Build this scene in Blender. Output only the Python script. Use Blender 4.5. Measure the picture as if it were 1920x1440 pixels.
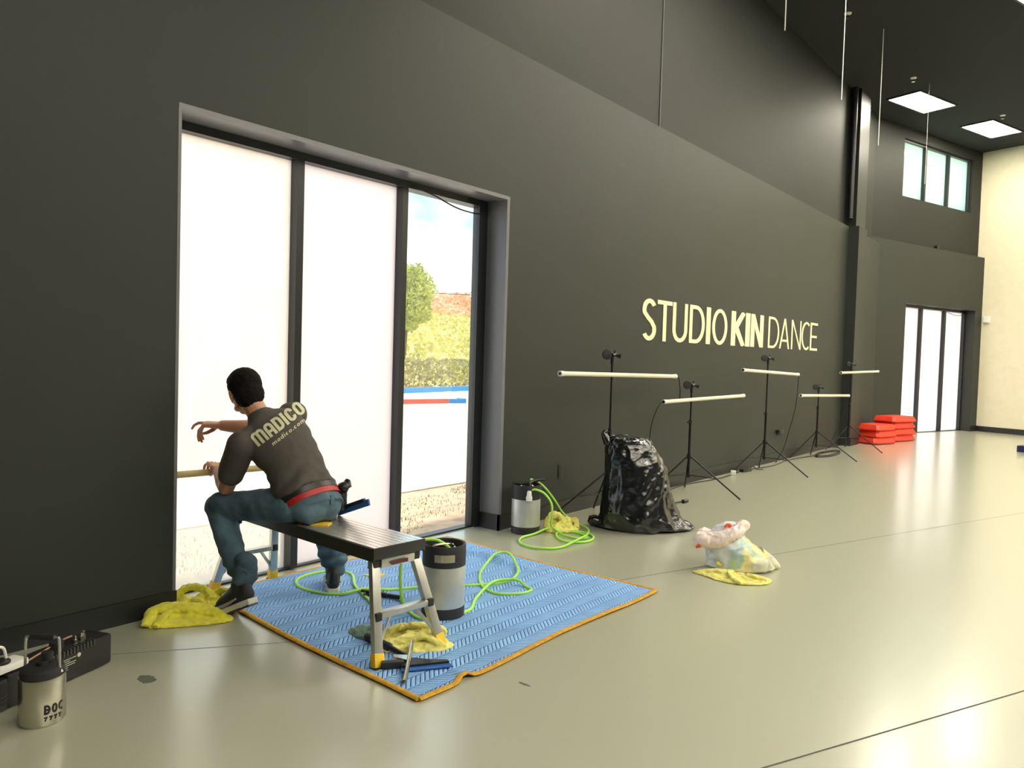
import bpy, bmesh, math, random
from mathutils import Vector, Matrix, noise, Euler
from mathutils.bvhtree import BVHTree
random.seed(7)
PI = math.pi
S = bpy.context.scene
COL = S.collection
for o in list(bpy.data.objects): bpy.data.objects.remove(o)

# ------------------------------------------------------------------ camera
EYE = Vector((0, 0, 1.4))
CX = Vector((0.782, 0.6225, 0.0295)); FW = Vector((-0.6213, 0.7827, -0.0372)).normalized()
CX = (CX - CX.dot(FW) * FW).normalized(); CU = CX.cross(FW)
cam = bpy.data.cameras.new('camera'); cam.lens = 36 * 1450 / 1920; cam.sensor_width = 36
cam.sensor_fit = 'HORIZONTAL'; cam.clip_end = 500
camo = bpy.data.objects.new('camera', cam); COL.objects.link(camo)
M = Matrix((CX, CU, -FW)).transposed().to_4x4(); M.translation = EYE
camo.matrix_world = M; S.camera = camo

# ------------------------------------------------------------------ view, world, sun
S.view_settings.view_transform = 'Standard'; S.view_settings.look = 'None'
S.view_settings.exposure = 0.85; S.view_settings.gamma = 1.0
S.view_settings.use_curve_mapping = False
W = bpy.data.worlds.new('sky'); S.world = W; W.use_nodes = True
nt = W.node_tree; nt.nodes.clear()
def N(t, k, **kw):
    n = t.nodes.new(k)
    for a, b in kw.items(): setattr(n, a, b)
    return n
tc = N(nt, 'ShaderNodeTexCoord'); sp = N(nt, 'ShaderNodeSeparateXYZ')
nz = N(nt, 'ShaderNodeTexNoise'); nz.inputs['Scale'].default_value = 4.5; nz.inputs['Detail'].default_value = 6
rp = N(nt, 'ShaderNodeValToRGB'); rp.color_ramp.elements[0].position = .30; rp.color_ramp.elements[1].position = .47
el = N(nt, 'ShaderNodeMapRange'); el.inputs['From Min'].default_value = .11; el.inputs['From Max'].default_value = .17
mu = N(nt, 'ShaderNodeMath', operation='MULTIPLY'); mx = N(nt, 'ShaderNodeMix', data_type='RGBA')
bg = N(nt, 'ShaderNodeBackground'); wo = N(nt, 'ShaderNodeOutputWorld')
mx.inputs[6].default_value = (1.0, .985, .955, 1); mx.inputs[7].default_value = (.19, .43, .58, 1)
bg.inputs['Strength'].default_value = 1.28
L = nt.links.new
L(tc.outputs['Generated'], sp.inputs[0]); L(tc.outputs['Generated'], nz.inputs['Vector'])
L(nz.outputs['Fac'], rp.inputs[0]); L(sp.outputs['Z'], el.inputs['Value'])
L(rp.outputs['Color'], mu.inputs[0]); L(el.outputs[0], mu.inputs[1]); fd = N(nt, 'ShaderNodeMapRange'); fd.inputs['From Min'].default_value = .25; fd.inputs['From Max'].default_value = .5; fd.inputs['To Min'].default_value = 1.0; fd.inputs['To Max'].default_value = .25
m3 = N(nt, 'ShaderNodeMath', operation='MULTIPLY'); L(sp.outputs['Z'], fd.inputs['Value']); L(mu.outputs[0], m3.inputs[0]); L(fd.outputs[0], m3.inputs[1]); L(m3.outputs[0], mx.inputs[0])
L(mx.outputs[2], bg.inputs[0]); L(bg.outputs[0], wo.inputs[0])

sun = bpy.data.lights.new('sun', 'SUN'); sun.energy = 2.8; sun.angle = .02; sun.color = (1, .93, .8)
so = bpy.data.objects.new('sun', sun); COL.objects.link(so)
so.rotation_euler = Vector((-.04, -.62, -.78)).to_track_quat('-Z', 'Y').to_euler()

TROFFER_STRENGTH = 30.0

# ------------------------------------------------------------------ materials
MATS = {}
def mat(name, col, rough=.6, metal=0., var=0., vscale=8., bump=0., bscale=60., spec=.5, sheen=0., coat=0.):
    if name in MATS: return MATS[name]
    m = bpy.data.materials.new(name); m.use_nodes = True; t = m.node_tree
    b = t.nodes['Principled BSDF']; MATS[name] = m
    b.inputs['Roughness'].default_value = rough; b.inputs['Metallic'].default_value = metal
    b.inputs['Specular IOR Level'].default_value = spec
    if coat: b.inputs['Coat Weight'].default_value = coat
    if sheen: b.inputs['Sheen Weight'].default_value = sheen
    c = (*col, 1)
    t_ = N(t, 'ShaderNodeTexCoord')
    n = N(t, 'ShaderNodeTexNoise'); n.inputs['Scale'].default_value = vscale; n.inputs['Detail'].default_value = 5
    t.links.new(t_.outputs['Object'], n.inputs['Vector'])
    r = N(t, 'ShaderNodeValToRGB')
    r.color_ramp.elements[0].position = .3; r.color_ramp.elements[1].position = .7
    r.color_ramp.elements[0].color = tuple(max(0, x * (1 - var)) for x in col) + (1,)
    r.color_ramp.elements[1].color = tuple(min(1, x * (1 + var)) for x in col) + (1,)
    t.links.new(n.outputs['Fac'], r.inputs[0]); t.links.new(r.outputs[0], b.inputs['Base Color'])
    if bump:
        n2 = N(t, 'ShaderNodeTexNoise'); n2.inputs['Scale'].default_value = bscale; n2.inputs['Detail'].default_value = 4
        t.links.new(t_.outputs['Object'], n2.inputs['Vector'])
        bp = N(t, 'ShaderNodeBump'); bp.inputs['Strength'].default_value = bump; bp.inputs['Distance'].default_value = .01
        t.links.new(n2.outputs['Fac'], bp.inputs['Height']); t.links.new(bp.outputs[0], b.inputs['Normal'])
    return m

m_wall = mat('charcoal_paint', (.030, .034, .030), .5, var=.05, vscale=.8, bump=.04, bscale=90, spec=.3)
m_wallup = mat('dark_upper_wall', (.019, .021, .018), .6, var=.05, vscale=.8, spec=.3)  # upper wall set to a darker tone than the wall below the ledge
m_base = mat('baseboard_paint', (.012, .014, .014), .45)
m_ceil = mat('black_ceiling', (.012, .016, .02), .9)
m_cream = mat('cream_paint', (.72, .66, .50), .7, var=.03)
m_white = mat('white_plastic', (.8, .8, .76), .4)
m_black = mat('black_plastic', (.012, .012, .014), .4)
m_blackm = mat('black_metal', (.015, .015, .017), .35, .3)
m_rubber = mat('black_rubber', (.018, .018, .02), .55)
m_frame = mat('window_frame_dark', (.014, .016, .019), .35)
m_jamb = mat('jamb_paint', (.17, .17, .185), .3)
m_alu = mat('aluminium', (.60, .60, .56), .33, .85, var=.06, vscale=20)
m_deck = mat('deck_aluminium', (.92, .88, .80), .27, .9, var=.05, vscale=15)
m_deckside = mat('deck_side_dark', (.022, .022, .02), .45)
m_steel = mat('stainless_steel', (.56, .54, .46), .22, 1.0, var=.05)
m_keg = mat('keg_steel', (.56, .57, .54), .38, .55, var=.08, vscale=10)
m_yel = mat('yellow_plastic', (.85, .56, .03), .45)
m_yellowcloth = mat('yellow_towel', (.84, .78, .05), .95, var=.15, vscale=30, bump=.4, bscale=420, sheen=.3)
m_limecloth = mat('pale_yellow_towel', (.82, .76, .20), .95, var=.15, vscale=30, bump=.4, bscale=420, sheen=.3)
m_greycloth = mat('grey_green_cloth', (.18, .26, .20), .95, var=.2, vscale=30, bump=.6, bscale=400)
m_hose = mat('lime_hose', (.42, .82, .10), .35)
m_red = mat('red_vinyl', (.80, .045, .018), .5, var=.05)
m_skin = mat('skin', (.50, .25, .155), .5, var=.08, vscale=25)
m_hair = mat('dark_hair', (.005, .004, .004), .85, spec=.2, bump=.3, bscale=160)
m_shirt = mat('charcoal_cotton', (.075, .066, .058), .9, var=.10, vscale=14, bump=.2, bscale=500)
m_print = mat('cream_print', (.62, .60, .40), .8)
m_jean = mat('blue_denim', (.068, .122, .165), .85, var=.45, vscale=9, bump=.3, bscale=500)
m_beltred = mat('red_belt', (.42, .015, .012), .5)
m_sole = mat('sole_white', (.62, .62, .56), .6)
m_sign = mat('cream_vinyl', (.90, .85, .52), .6)
m_tube = mat('tube_white', (.82, .76, .60), .4)
m_cord = mat('gold_binding', (.62, .33, .025), .85, var=.2, vscale=40, bump=.4, bscale=300)
m_blue = mat('blue_rubber', (.02, .12, .40), .4)
m_tan = mat('cardboard_tan', (.55, .44, .20), .7, var=.06)
m_asph = mat('asphalt', (.56, .51, .47), .9, var=.06, vscale=1.5)
m_conc = mat('kerb_concrete', (.62, .56, .50), .9, var=.08)
m_dirt = mat('sandy_dirt', (.58, .42, .28), .95, var=.25, vscale=7, bump=.5, bscale=30)
m_grass = mat('short_grass', (.22, .28, .07), .95, var=.3, vscale=20)
m_mulch = mat('bark_mulch', (.34, .13, .06), .95, var=.3, vscale=10)
m_kred = mat('kerb_red', (.75, .10, .05), .8)
m_kblue = mat('kerb_blue', (.03, .28, .62), .8)
m_leafh = mat('hedge_leaf', (.46, .44, .20), .8, var=.35, vscale=2)
m_leafd = mat('tree_leaf', (.50, .55, .12), .8, var=.35, vscale=2)
m_flower = mat('red_groundcover', (.92, .52, .34), .9, var=.3, vscale=2)
m_hill = mat('yellow_green_groundcover', (.66, .62, .24), .95, var=.3, vscale=1.3)
m_bark = mat('bark', (.12, .08, .05), .9)

# floor: worn, sealed grey-green concrete
m_floor = mat('sealed_concrete', (.41, .415, .315), .3, var=0, spec=.8, coat=1.0)
t = m_floor.node_tree; b = t.nodes['Principled BSDF']; b.inputs['Coat Roughness'].default_value = .2; b.inputs['Roughness'].default_value = .42
def emis(name, col, s):
    m = bpy.data.materials.new(name); m.use_nodes = True; t = m.node_tree; t.nodes.clear()
    e = N(t, 'ShaderNodeEmission'); e.inputs[0].default_value = (*col, 1); e.inputs[1].default_value = s
    o = N(t, 'ShaderNodeOutputMaterial'); t.links.new(e.outputs[0], o.inputs[0]); return m
def glassy(name, haze, col=(.95, .95, .95), tint=(1, 1, 1), gloss=.06, rough=.02, smudge=0.):
    """window sheet: part clear, part light-scattering film, a little reflection"""
    m = bpy.data.materials.new(name); m.use_nodes = True; t = m.node_tree; t.nodes.clear()
    tr = N(t, 'ShaderNodeBsdfTransparent'); tr.inputs[0].default_value = (*tint, 1)
    tl = N(t, 'ShaderNodeBsdfTranslucent'); tl.inputs[0].default_value = (*col, 1)
    gl = N(t, 'ShaderNodeBsdfGlossy'); gl.inputs['Roughness'].default_value = rough
    a = N(t, 'ShaderNodeMixShader'); a.inputs[0].default_value = haze
    t.links.new(tr.outputs[0], a.inputs[1]); t.links.new(tl.outputs[0], a.inputs[2])
    if smudge:
        tcn = N(t, 'ShaderNodeTexCoord'); mp = N(t, 'ShaderNodeMapping'); mp.inputs['Scale'].default_value = (1, 1.5, .9)
        nn = N(t, 'ShaderNodeTexNoise'); nn.inputs['Scale'].default_value = 2.2; nn.inputs['Detail'].default_value = 3
        nn.inputs['Distortion'].default_value = 1.5
        rr = N(t, 'ShaderNodeValToRGB'); rr.color_ramp.elements[0].position = .5; rr.color_ramp.elements[1].position = .52
        rr.color_ramp.elements[0].color = (*[c * (1 - smudge) for c in col], 1); rr.color_ramp.elements[1].color = (*col, 1)
        t.links.new(tcn.outputs['Object'], mp.inputs[0]); t.links.new(mp.outputs[0], nn.inputs['Vector'])
        t.links.new(nn.outputs['Fac'], rr.inputs[0]); t.links.new(rr.outputs[0], tl.inputs[0])
    b = N(t, 'ShaderNodeMixShader'); b.inputs[0].default_value = gloss
    t.links.new(a.outputs[0], b.inputs[1]); t.links.new(gl.outputs[0], b.inputs[2])
    o = N(t, 'ShaderNodeOutputMaterial'); t.links.new(b.outputs[0], o.inputs[0]); return m
m_clear = glassy('clear_glass', 0.02)
m_hazy = glassy('wet_glass', .38, (1, .97, .90))
m_frost = glassy('frosted_film', .97, (.93, .875, .865), gloss=.04, rough=.3)
m_frostwet = glassy('wet_frosted_film', .93, (1, .94, .87), gloss=.04, rough=.3, smudge=.03)
m_green = glassy('green_tinted_glass', .97, (.84, 1.0, .93), tint=(.6, 1, .8))

# ------------------------------------------------------------------ mesh helpers
class MB:
    def __init__(s): s.bm = bmesh.new()
    def _x(s, g, mtx):
        if mtx is not None: bmesh.ops.transform(s.bm, matrix=mtx, verts=g)
    def box(s, a, b, mtx=None, bev=0.):
        a = Vector(a); b = Vector(b); c = (a + b) / 2; d = b - a
        r = bmesh.ops.create_cube(s.bm, size=1.0)['verts']
        for v in r: v.co = Vector((v.co.x * d.x, v.co.y * d.y, v.co.z * d.z)) + c
        if bev:
            es = list({e for v in r for e in v.link_edges})
            q = bmesh.ops.bevel(s.bm, geom=es, offset=bev, segments=2, affect='EDGES', profile=.6)
            r = q['verts']
            r = list({v for v in r})
        s._x(r, mtx); return s
    def tube(s, pts, rad, seg=10, smooth=0, flat=1.0, caps=True):
        pts = [Vector(p) for p in pts]
        if not isinstance(rad, (list, tuple)): rad = [rad] * len(pts)
        if smooth: pts, rad = catmull(pts, rad, smooth)
        t0 = (pts[1] - pts[0]).normalized()
        u = t0.orthogonal().normalized() if flat == 1.0 else Vector((0, 0, 1)).cross(t0).normalized()
        rings = []
        for i, p in enumerate(pts):
            t = (pts[min(i + 1, len(pts) - 1)] - pts[max(i - 1, 0)]).normalized()
            u = (u - u.dot(t) * t).normalized(); v = t.cross(u)
            rings.append([s.bm.verts.new(p + rad[i] * (math.cos(a) * u + flat * math.sin(a) * v))
                          for a in [2 * PI * k / seg for k in range(seg)]])
        for A, B in zip(rings, rings[1:]):
            for k in range(seg): s.bm.faces.new((A[k], A[(k + 1) % seg], B[(k + 1) % seg], B[k]))
        if caps: s.bm.faces.new(rings[0][::-1]); s.bm.faces.new(rings[-1])
        return s
    def lathe(s, prof, c=(0, 0, 0), seg=32, mtx=None):
        rings = []; allv = []
        for r, z in prof:
            ring = [s.bm.verts.new((c[0] + r * math.cos(2 * PI * k / seg), c[1] + r * math.sin(2 * PI * k / seg), c[2] + z)) for k in range(seg)]
            rings.append(ring); allv += ring
        for A, B in zip(rings, rings[1:]):
            for k in range(seg): s.bm.faces.new((A[k], A[(k + 1) % seg], B[(k + 1) % seg], B[k]))
        s.bm.faces.new(rings[0][::-1]); s.bm.faces.new(rings[-1])
        s._x(allv, mtx); return s
    def loft(s, rings, seg=32):
        """rings: (centre, side axis, other axis, a, b)"""
        R = []
        for c, u, v, a, b in rings:
            c = Vector(c); u = Vector(u).normalized(); v = Vector(v); v = (v - v.dot(u) * u).normalized()
            R.append([s.bm.verts.new(c + a * math.cos(t) * u + b * math.sin(t) * v) for t in [2 * PI * k / seg for k in range(seg)]])
        for A, B in zip(R, R[1:]):
            for k in range(seg): s.bm.faces.new((A[k], A[(k + 1) % seg], B[(k + 1) % seg], B[k]))
        s.bm.faces.new(R[0][::-1]); s.bm.faces.new(R[-1]); return s
    def ell(s, c, r, rot=None, sub=3):
        v = bmesh.ops.create_icosphere(s.bm, subdivisions=sub, radius=1)['verts']
        m = Matrix.Translation(c) @ (rot.to_4x4() if rot is not None else Matrix()) @ Matrix.Diagonal((*r, 1))
        bmesh.ops.transform(s.bm, matrix=m, verts=v); return s
    def cap(s, p0, p1, r0, r1, seg=16):
        p0 = Vector(p0); p1 = Vector(p1); d = (p1 - p0); l = d.length
        if l < 1e-6: return s.ell(p0, (r0,) * 3, sub=2)
        pts = []; rad = []
        for k in range(5):
            a = PI / 2 * k / 5; pts.append(p0 - d / l * r0 * math.cos(a)); rad.append(max(r0 * math.sin(a), r0 * .05))
        pts.append(p0); rad.append(r0); pts.append(p1); rad.append(r1)
        for k in range(4, -1, -1):
            a = PI / 2 * k / 5; pts.append(p1 + d / l * r1 * math.cos(a)); rad.append(max(r1 * math.sin(a), r1 * .05))
        return s.tube(pts, rad, seg)
    def chain(s, pts, rads):
        for i in range(len(pts) - 1): s.cap(pts[i], pts[i + 1], rads[i], rads[i + 1])
        return s
    def prism(s, poly, z0, z1, mtx=None):
        A = [s.bm.verts.new((x, y, z0)) for x, y in poly]; B = [s.bm.verts.new((x, y, z1)) for x, y in poly]
        n = len(poly)
        s.bm.faces.new(A[::-1]); s.bm.faces.new(B)
        for k in range(n): s.bm.faces.new((A[k], A[(k + 1) % n], B[(k + 1) % n], B[k]))
        s._x(A + B, mtx); return s
    def build(s, name, m, parent=None, smooth=True, mtx=None, fix=True):
        if fix: bmesh.ops.recalc_face_normals(s.bm, faces=s.bm.faces)
        if mtx is not None: bmesh.ops.transform(s.bm, matrix=mtx, verts=s.bm.verts)
        me = bpy.data.meshes.new(name); s.bm.to_mesh(me); s.bm.free()
        return link(name, me, m, parent, smooth)
def link(name, me, m, parent=None, smooth=True):
    me.materials.append(m)
    if smooth:
        me.shade_smooth()
        try: me.set_sharp_from_angle(angle=math.radians(38))
        except Exception: pass
    o = bpy.data.objects.new(name, me); COL.objects.link(o)
    if parent is not None: o.parent = parent; o.matrix_parent_inverse = Matrix()
    return o
def catmull(pts, rad, n):
    P = []; R = []
    q = [pts[0]] + pts + [pts[-1]]; r = [rad[0]] + list(rad) + [rad[-1]]
    for i in range(1, len(q) - 2):
        for k in range(n):
            t = k / n; a, b, c, d = q[i - 1], q[i], q[i + 1], q[i + 2]
            P.append(.5 * ((2 * b) + (c - a) * t + (2 * a - 5 * b + 4 * c - d) * t * t + (3 * b - a - 3 * c + d) * t ** 3))
            R.append(r[i] * (1 - t) + r[i + 1] * t)
    P.append(pts[-1]); R.append(rad[-1]); return P, R
def remeshed(mb, voxel, smooth=4, disp=None):
    """one continuous surface from the overlapping volumes in mb; disp(co, normal) -> offset along the normal"""
    me = bpy.data.meshes.new('tmp'); bmesh.ops.recalc_face_normals(mb.bm, faces=mb.bm.faces); mb.bm.to_mesh(me); mb.bm.free()
    o = bpy.data.objects.new('tmp', me); COL.objects.link(o)
    r = o.modifiers.new('r', 'REMESH'); r.mode = 'VOXEL'; r.voxel_size = voxel
    if smooth:
        s_ = o.modifiers.new('s', 'SMOOTH'); s_.factor = .5; s_.iterations = smooth
    dg = bpy.context.evaluated_depsgraph_get()
    out = bpy.data.meshes.new_from_object(o.evaluated_get(dg))
    bpy.data.objects.remove(o); bpy.data.meshes.remove(me)
    if disp:
        co = [(v.co.copy(), v.normal.copy()) for v in out.vertices]
        for v, (c, n_) in zip(out.vertices, co): v.co = c + n_ * disp(c, n_)
    return out
def ridge(p, s=1.0): return 1 - abs(noise.noise(Vector(p) * s)) * 2.2
def empty(name, loc=(0, 0, 0), rz=0.):
    o = bpy.data.objects.new(name, None); o.location = loc; o.rotation_euler = (0, 0, rz); o.empty_display_size = .1
    COL.objects.link(o); return o
def tag(o, label, cat, group=None, kind=None):
    o['label'] = label; o['category'] = cat
    if group: o['group'] = group
    if kind: o['kind'] = kind
    return o
def struct(o): o['kind'] = 'structure'; return o

# ------------------------------------------------------------------ the room
WX = -3.87                                   # face of the long charcoal wall
d2 = Vector((.3057, .952, 0)).normalized(); n2 = Vector((d2.y, -d2.x, 0))
F0 = n2 * -8.655                             # far wall: F0 + a*d2, n2 points into the room
def fw(a, v, z=0): return F0 + d2 * a + n2 * v + Vector((0, 0, z))
FMT = Matrix.Translation(F0) @ Matrix((d2, n2, Vector((0, 0, 1)))).transposed().to_4x4()   # (along, into room, up)
WMT = Matrix.Translation((WX, 0, 0)) @ Matrix(((0, 1, 0, 0), (1, 0, 0, 0), (0, 0, 1, 0), (0, 0, 0, 1)))

LEDGE = 3.79; CEIL = 6.25
b = MB()                                      # long wall, opening 2.06..4.78
b.box((WX - .34, -5, 0), (WX, 2.06, LEDGE)); b.box((WX - .34, 2.06, 2.646), (WX, 4.78, LEDGE)); b.box((WX - .34, 4.78, 0), (WX, 16.26, LEDGE))
struct(b.build('wall_left', m_wall, smooth=False))
struct(MB().box((WX - .42, -5, LEDGE), (WX - .15, 16.2, CEIL)).build('wall_left_upper', m_wallup, smooth=False))
# lining of the opening
b = MB(); b.box((WX - .34, 4.75, 0), (WX + .001, 4.782, 2.646)); b.box((WX - .34, 2.06, 2.62), (WX + .001, 4.75, 2.648)); b.box((WX - .34, 2.058, 0), (WX + .001, 2.075, 2.62))
struct(b.build('trim_1', m_jamb, smooth=False))
# far wall with window opening 15.31..18.1 and clerestory 15.25..18.0
b = MB()
b.box((13.88, -.3, 0), (15.31, 0, LEDGE + .1), FMT); b.box((15.31, -.3, 2.69), (18.12, 0, LEDGE + .1), FMT); b.box((18.12, -.3, 0), (18.42, 0, LEDGE + .1), FMT)
struct(b.build('wall_far', m_wall, smooth=False))
b = MB(); c0, c1, cz0, cz1 = 15.25, 18.02, 4.86, 6.02
b.box((13.5, -.42, LEDGE + .1), (c0, -.15, CEIL), FMT); b.box((c0, -.42, LEDGE + .1), (c1, -.15, cz0), FMT); b.box((c0, -.42, cz1), (c1, -.15, CEIL), FMT); b.box((c1, -.42, LEDGE + .1), (18.42, -.15, CEIL), FMT)
struct(b.build('wall_far_upper', m_wallup, smooth=False))
# pillar that breaks the long wall
struct(MB().box((WX - .02, 14.1, 0), (-3.70, 14.62, LEDGE)).build('trim_2', m_wall, smooth=False))
# end wall, right wall, back wall
struct(MB().box((18.42, -.5, 0), (18.6, 16, CEIL), FMT).build('wall_end', m_cream, smooth=False))
struct(MB().box((9.6, -5, 0), (9.8, 16.4, CEIL)).build('wall_right', m_wall, smooth=False))
struct(MB().box((-4.2, -5.2, 0), (9.8, -5, CEIL)).build('wall_back', m_wall, smooth=False))
cp0, cp1, cp2 = fw(13.6, -.42), fw(18.6, -.42), fw(18.6, 13.2)
struct(MB().prism([(-4.29, -5.2), (9.8, -5.2), (cp2.x, cp2.y), (cp1.x, cp1.y), (cp0.x, cp0.y)], CEIL, CEIL + .15).build('ceiling', m_ceil, smooth=False))
p = fw(18.5, -.3); q = fw(18.5, 13.1)
b = MB().prism([(-4.21, -5.1), (9.75, -5.1), (9.75, 14), (-4.21, 14)], -.12, 0); b.prism([(-4.21, 14), (9.75, 14), (q.x, q.y), (p.x, p.y), tuple(fw(14.2, -.3))[:2]], -.12, 0)
struct(b.build('floor', m_floor, smooth=False))
# baseboards
b = MB(); b.box((WX, -5, 0), (WX + .014, 2.075, .112)); struct(b.build('baseboard_left', m_base, smooth=False))
b = MB(); b.box((WX, 4.735, 0), (WX + .014, 14.1, .125)); b.box((WX - .2, 4.735, 0), (WX + .014, 4.75, .125)); b.box((-3.70, 14.1, 0), (-3.688, 14.62, .125)); b.box((WX, 14.62, 0), (WX + .014, 16.2, .125))
struct(b.build('baseboard_long', m_base, smooth=False))
b = MB(); b.box((14.1, 0, 0), (15.31, .014, .12), FMT); b.box((18.12, 0, 0), (18.42, .014, .12), FMT); struct(b.build('baseboard_far', m_base, smooth=False))
struct(MB().box((18.405, 0, 0), (18.42, 16, .12), FMT).build('baseboard_end', m_base, smooth=False))
# saw-cut joints of the slab: shallow dark strips
m_joint = mat('joint_filler', (.07, .07, .06), .8)
def joint(p, q, w=.004):
    p = Vector(p).to_3d(); q = Vector(q).to_3d(); d = (q - p).normalized(); s = Vector((-d.y, d.x, 0)) * w
    b = MB(); v = [b.bm.verts.new(x + Vector((0, 0, .0006))) for x in (p - s, q - s, q + s, p + s)]; b.bm.faces.new(v)
    return struct(b.build('floor_joint', m_joint, smooth=False))
joint((-2.65, 3.65), (-.3, 10.3), .003); joint((-1.05, 2.33), (.6, 6.0)); joint((-3.8, 1.2), (-2.9, 2.45), .002)

m_stain = mat('damp_stain', (.15, .155, .12), .15)
for (sx3, sy3, ra, rb, sd) in ((-3.15, 1.57, .05, .032, 1), (-1.95, 2.60, .03, .008, 4)):
    b = MB(); b.prism([(sx3 + ra * (1 + .35 * noise.noise(Vector((math.cos(a) * 1.5, math.sin(a) * 1.5, sd)))) * math.cos(a), sy3 + rb * (1 + .5 * noise.noise(Vector((math.cos(a) * 2, math.sin(a) * 2, sd + 3)))) * math.sin(a)) for a in [2 * PI * k / 40 for k in range(40)]], .0001, .0006)
    struct(b.build('floor_stain', m_stain, smooth=False))
# windows ----------------------------------------------------------------
def window(name, MT, u0, u1, z0, z1, mull, panes, depth=.2, fr=.05, mw=.052, head=.05):
    """frame + panes; MT maps (along, into room, up); the front of the frame sits `depth` behind the wall face"""
    root = struct(empty(name)); f = MB(); y0, y1 = -depth - .11, -depth
    f.box((u0, y0, z0), (u0 + fr, y1, z1), MT); f.box((u1 - fr, y0, z0), (u1, y1, z1), MT)
    f.box((u0 + fr, y0, z1 - head), (u1 - fr, y1, z1), MT); f.box((u0 + fr, y0, z0), (u1 - fr, y1 - .03, z0 + .012), MT)
    f.build('window_frame', m_frame, root, smooth=False)
    edges = [u0 + fr] + [e for m_ in mull for e in (m_ - mw / 2, m_ + mw / 2)] + [u1 - fr]
    for m_ in mull:
        MB().box((m_ - mw / 2, y0, z0 + .012), (m_ + mw / 2, y1, z1 - head), MT).build('mullion', m_frame, root, smooth=False)
    for k, pm in enumerate(panes):
        g = MB(); c = y1 - .07; a0, a1 = edges[2 * k], edges[2 * k + 1]; zz0 = z0 + .012; zz1 = z1 - head
        if isinstance(pm, tuple):       # clear below, filmed above
            g.box((a0, c - .003, zz0), (a1, c + .003, pm[2]), MT); g.build('window_pane', pm[0], root, smooth=False)
            MB().box((a0, c - .003, pm[2]), (a1, c + .003, zz1), MT).build('filmed_pane', pm[1], root, smooth=False)
        else:
            g.box((a0, c - .003, zz0), (a1, c + .003, zz1), MT).build('window_pane', pm, root, smooth=False)
    return root
w1 = window('window_1', WMT, 2.075, 4.75, 0.0, 2.622, [2.96, 3.85], [(m_hazy, m_frostwet, .70), m_frost, m_clear])
# stepped liner at the right of window 1
MB().box((4.64, -.215, 0.03), (4.70, -.19, 2.57), WMT).build('frame_stop', m_frame, w1, smooth=False)
window('window_2', FMT, 15.31, 18.12, 0.0, 2.69, [16.30, 17.25], [m_frost, m_frost, m_frost], mw=.07)
window('window_3', FMT, c0, c1, cz0, cz1, [16.17, 17.10], [m_green, m_green, m_green], depth=.2, mw=.06, fr=.035, head=.035)
# drooping wires at the heads of the two tall windows
def wire(name, pts, r, label, m=m_black, cat='cable', group=None, sm=8):
    o = MB().tube(pts, r, 6, sm).build(name, m); return tag(o, label, cat, group)
wire('window_wire', [(-4.06, 3.90, 2.585), (-4.05, 4.1, 2.56), (-4.05, 4.35, 2.51), (-4.05, 4.55, 2.50), (-4.06, 4.72, 2.52)], .006, 'thin black wire drooping across the top of the clear window pane')
wire('window_wire', [fw(17.3, -.19, 2.62), fw(17.5, -.18, 2.58), fw(17.8, -.18, 2.57), fw(18.05, -.19, 2.63)], .006, 'thin black wire drooping at the top of the far tall window')

# steel column above the ledge at the pillar
b = MB(); b.box((WX - .16, 14.45, LEDGE), (WX + .02, 15.05, CEIL)); struct(b.build('trim_3', m_base, smooth=False))
cp = empty('conduit_pair'); tag(cp, 'pair of tall dark pipes on the column above the ledge', 'pipe')
for yy in (14.36, 15.12): MB().tube([(WX - .06, yy, LEDGE + .18), (WX - .06, yy, CEIL)], .045, 14).build('pipe', m_frame, cp)
tag(MB().tube([(WX - .144, 7.45, LEDGE), (WX - .144, 7.45, CEIL)], .006, 8).build('wall_conduit', m_jamb), 'thin conduit running straight up the upper charcoal wall above the ledge', 'pipe')
tag(MB().box((16.4, 0.0, LEDGE + .1), (16.48, -.08, LEDGE + .17), FMT).build('ledge_knob', m_black, smooth=False), 'small black knob sitting on the ledge of the far wall', 'knob')
o = empty('outlet_plate'); tag(o, 'dark wall outlet plate low on the charcoal wall behind the sprayer', 'outlet')
MB().box((WX, 5.56, .33), (WX + .006, 5.635, .45), bev=.002).build('plate', m_base, o); [MB().box((WX + .006, 5.58, zz), (WX + .008, 5.615, zz + .03)).build('socket', m_black, o) for zz in (.35, .40)]
tag(MB().box((18.36, .06, 2.44), (18.42, .18, 2.58), FMT, bev=.008).build('thermostat', m_white), 'small white box at the left edge of the cream wall', 'thermostat')

# ceiling lights: a grid squared up with the end wall ----------------------
m_glow = emis('troffer_glow', (1.0, .93, .74), TROFFER_STRENGTH)
t0 = Vector((-3.16, 15.8, CEIL)); first = None
spots = []
for i in range(0, 5):
    for j in range(-8, 2):
        c = t0 + n2 * 3.16 * i + d2 * 2.62 * j
        if c.x < -3.5 or c.x > 9 or c.y < (6.5 if c.x < 1.5 else -3.5) or c.y > 21 or (c - F0).dot(d2) > 18: continue
        spots.append((i, j, c))
def troffer(c):
    r = empty('ceiling_light', c, math.atan2(d2.y, d2.x))
    f = MB(); f.box((-.63, -.32, -.02), (.63, -.29, 0)); f.box((-.63, .29, -.02), (.63, .32, 0)); f.box((-.63, -.29, -.02), (-.6, .29, 0)); f.box((.6, -.29, -.02), (.63, .29, 0))
    f.build('light_frame', m_black, r, smooth=False); MB().box((-.6, -.29, -.012), (.6, .29, -.004)).build('diffuser', m_glow, r, smooth=False)
    return r
proto = None
LB = {(0, 0): 'lit rectangular ceiling light panel, the larger one above the high window', (0, 1): 'lit rectangular ceiling light panel nearest the cream end wall',
      (1, -1): 'lit ceiling light panel cut off by the upper right corner'}
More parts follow.
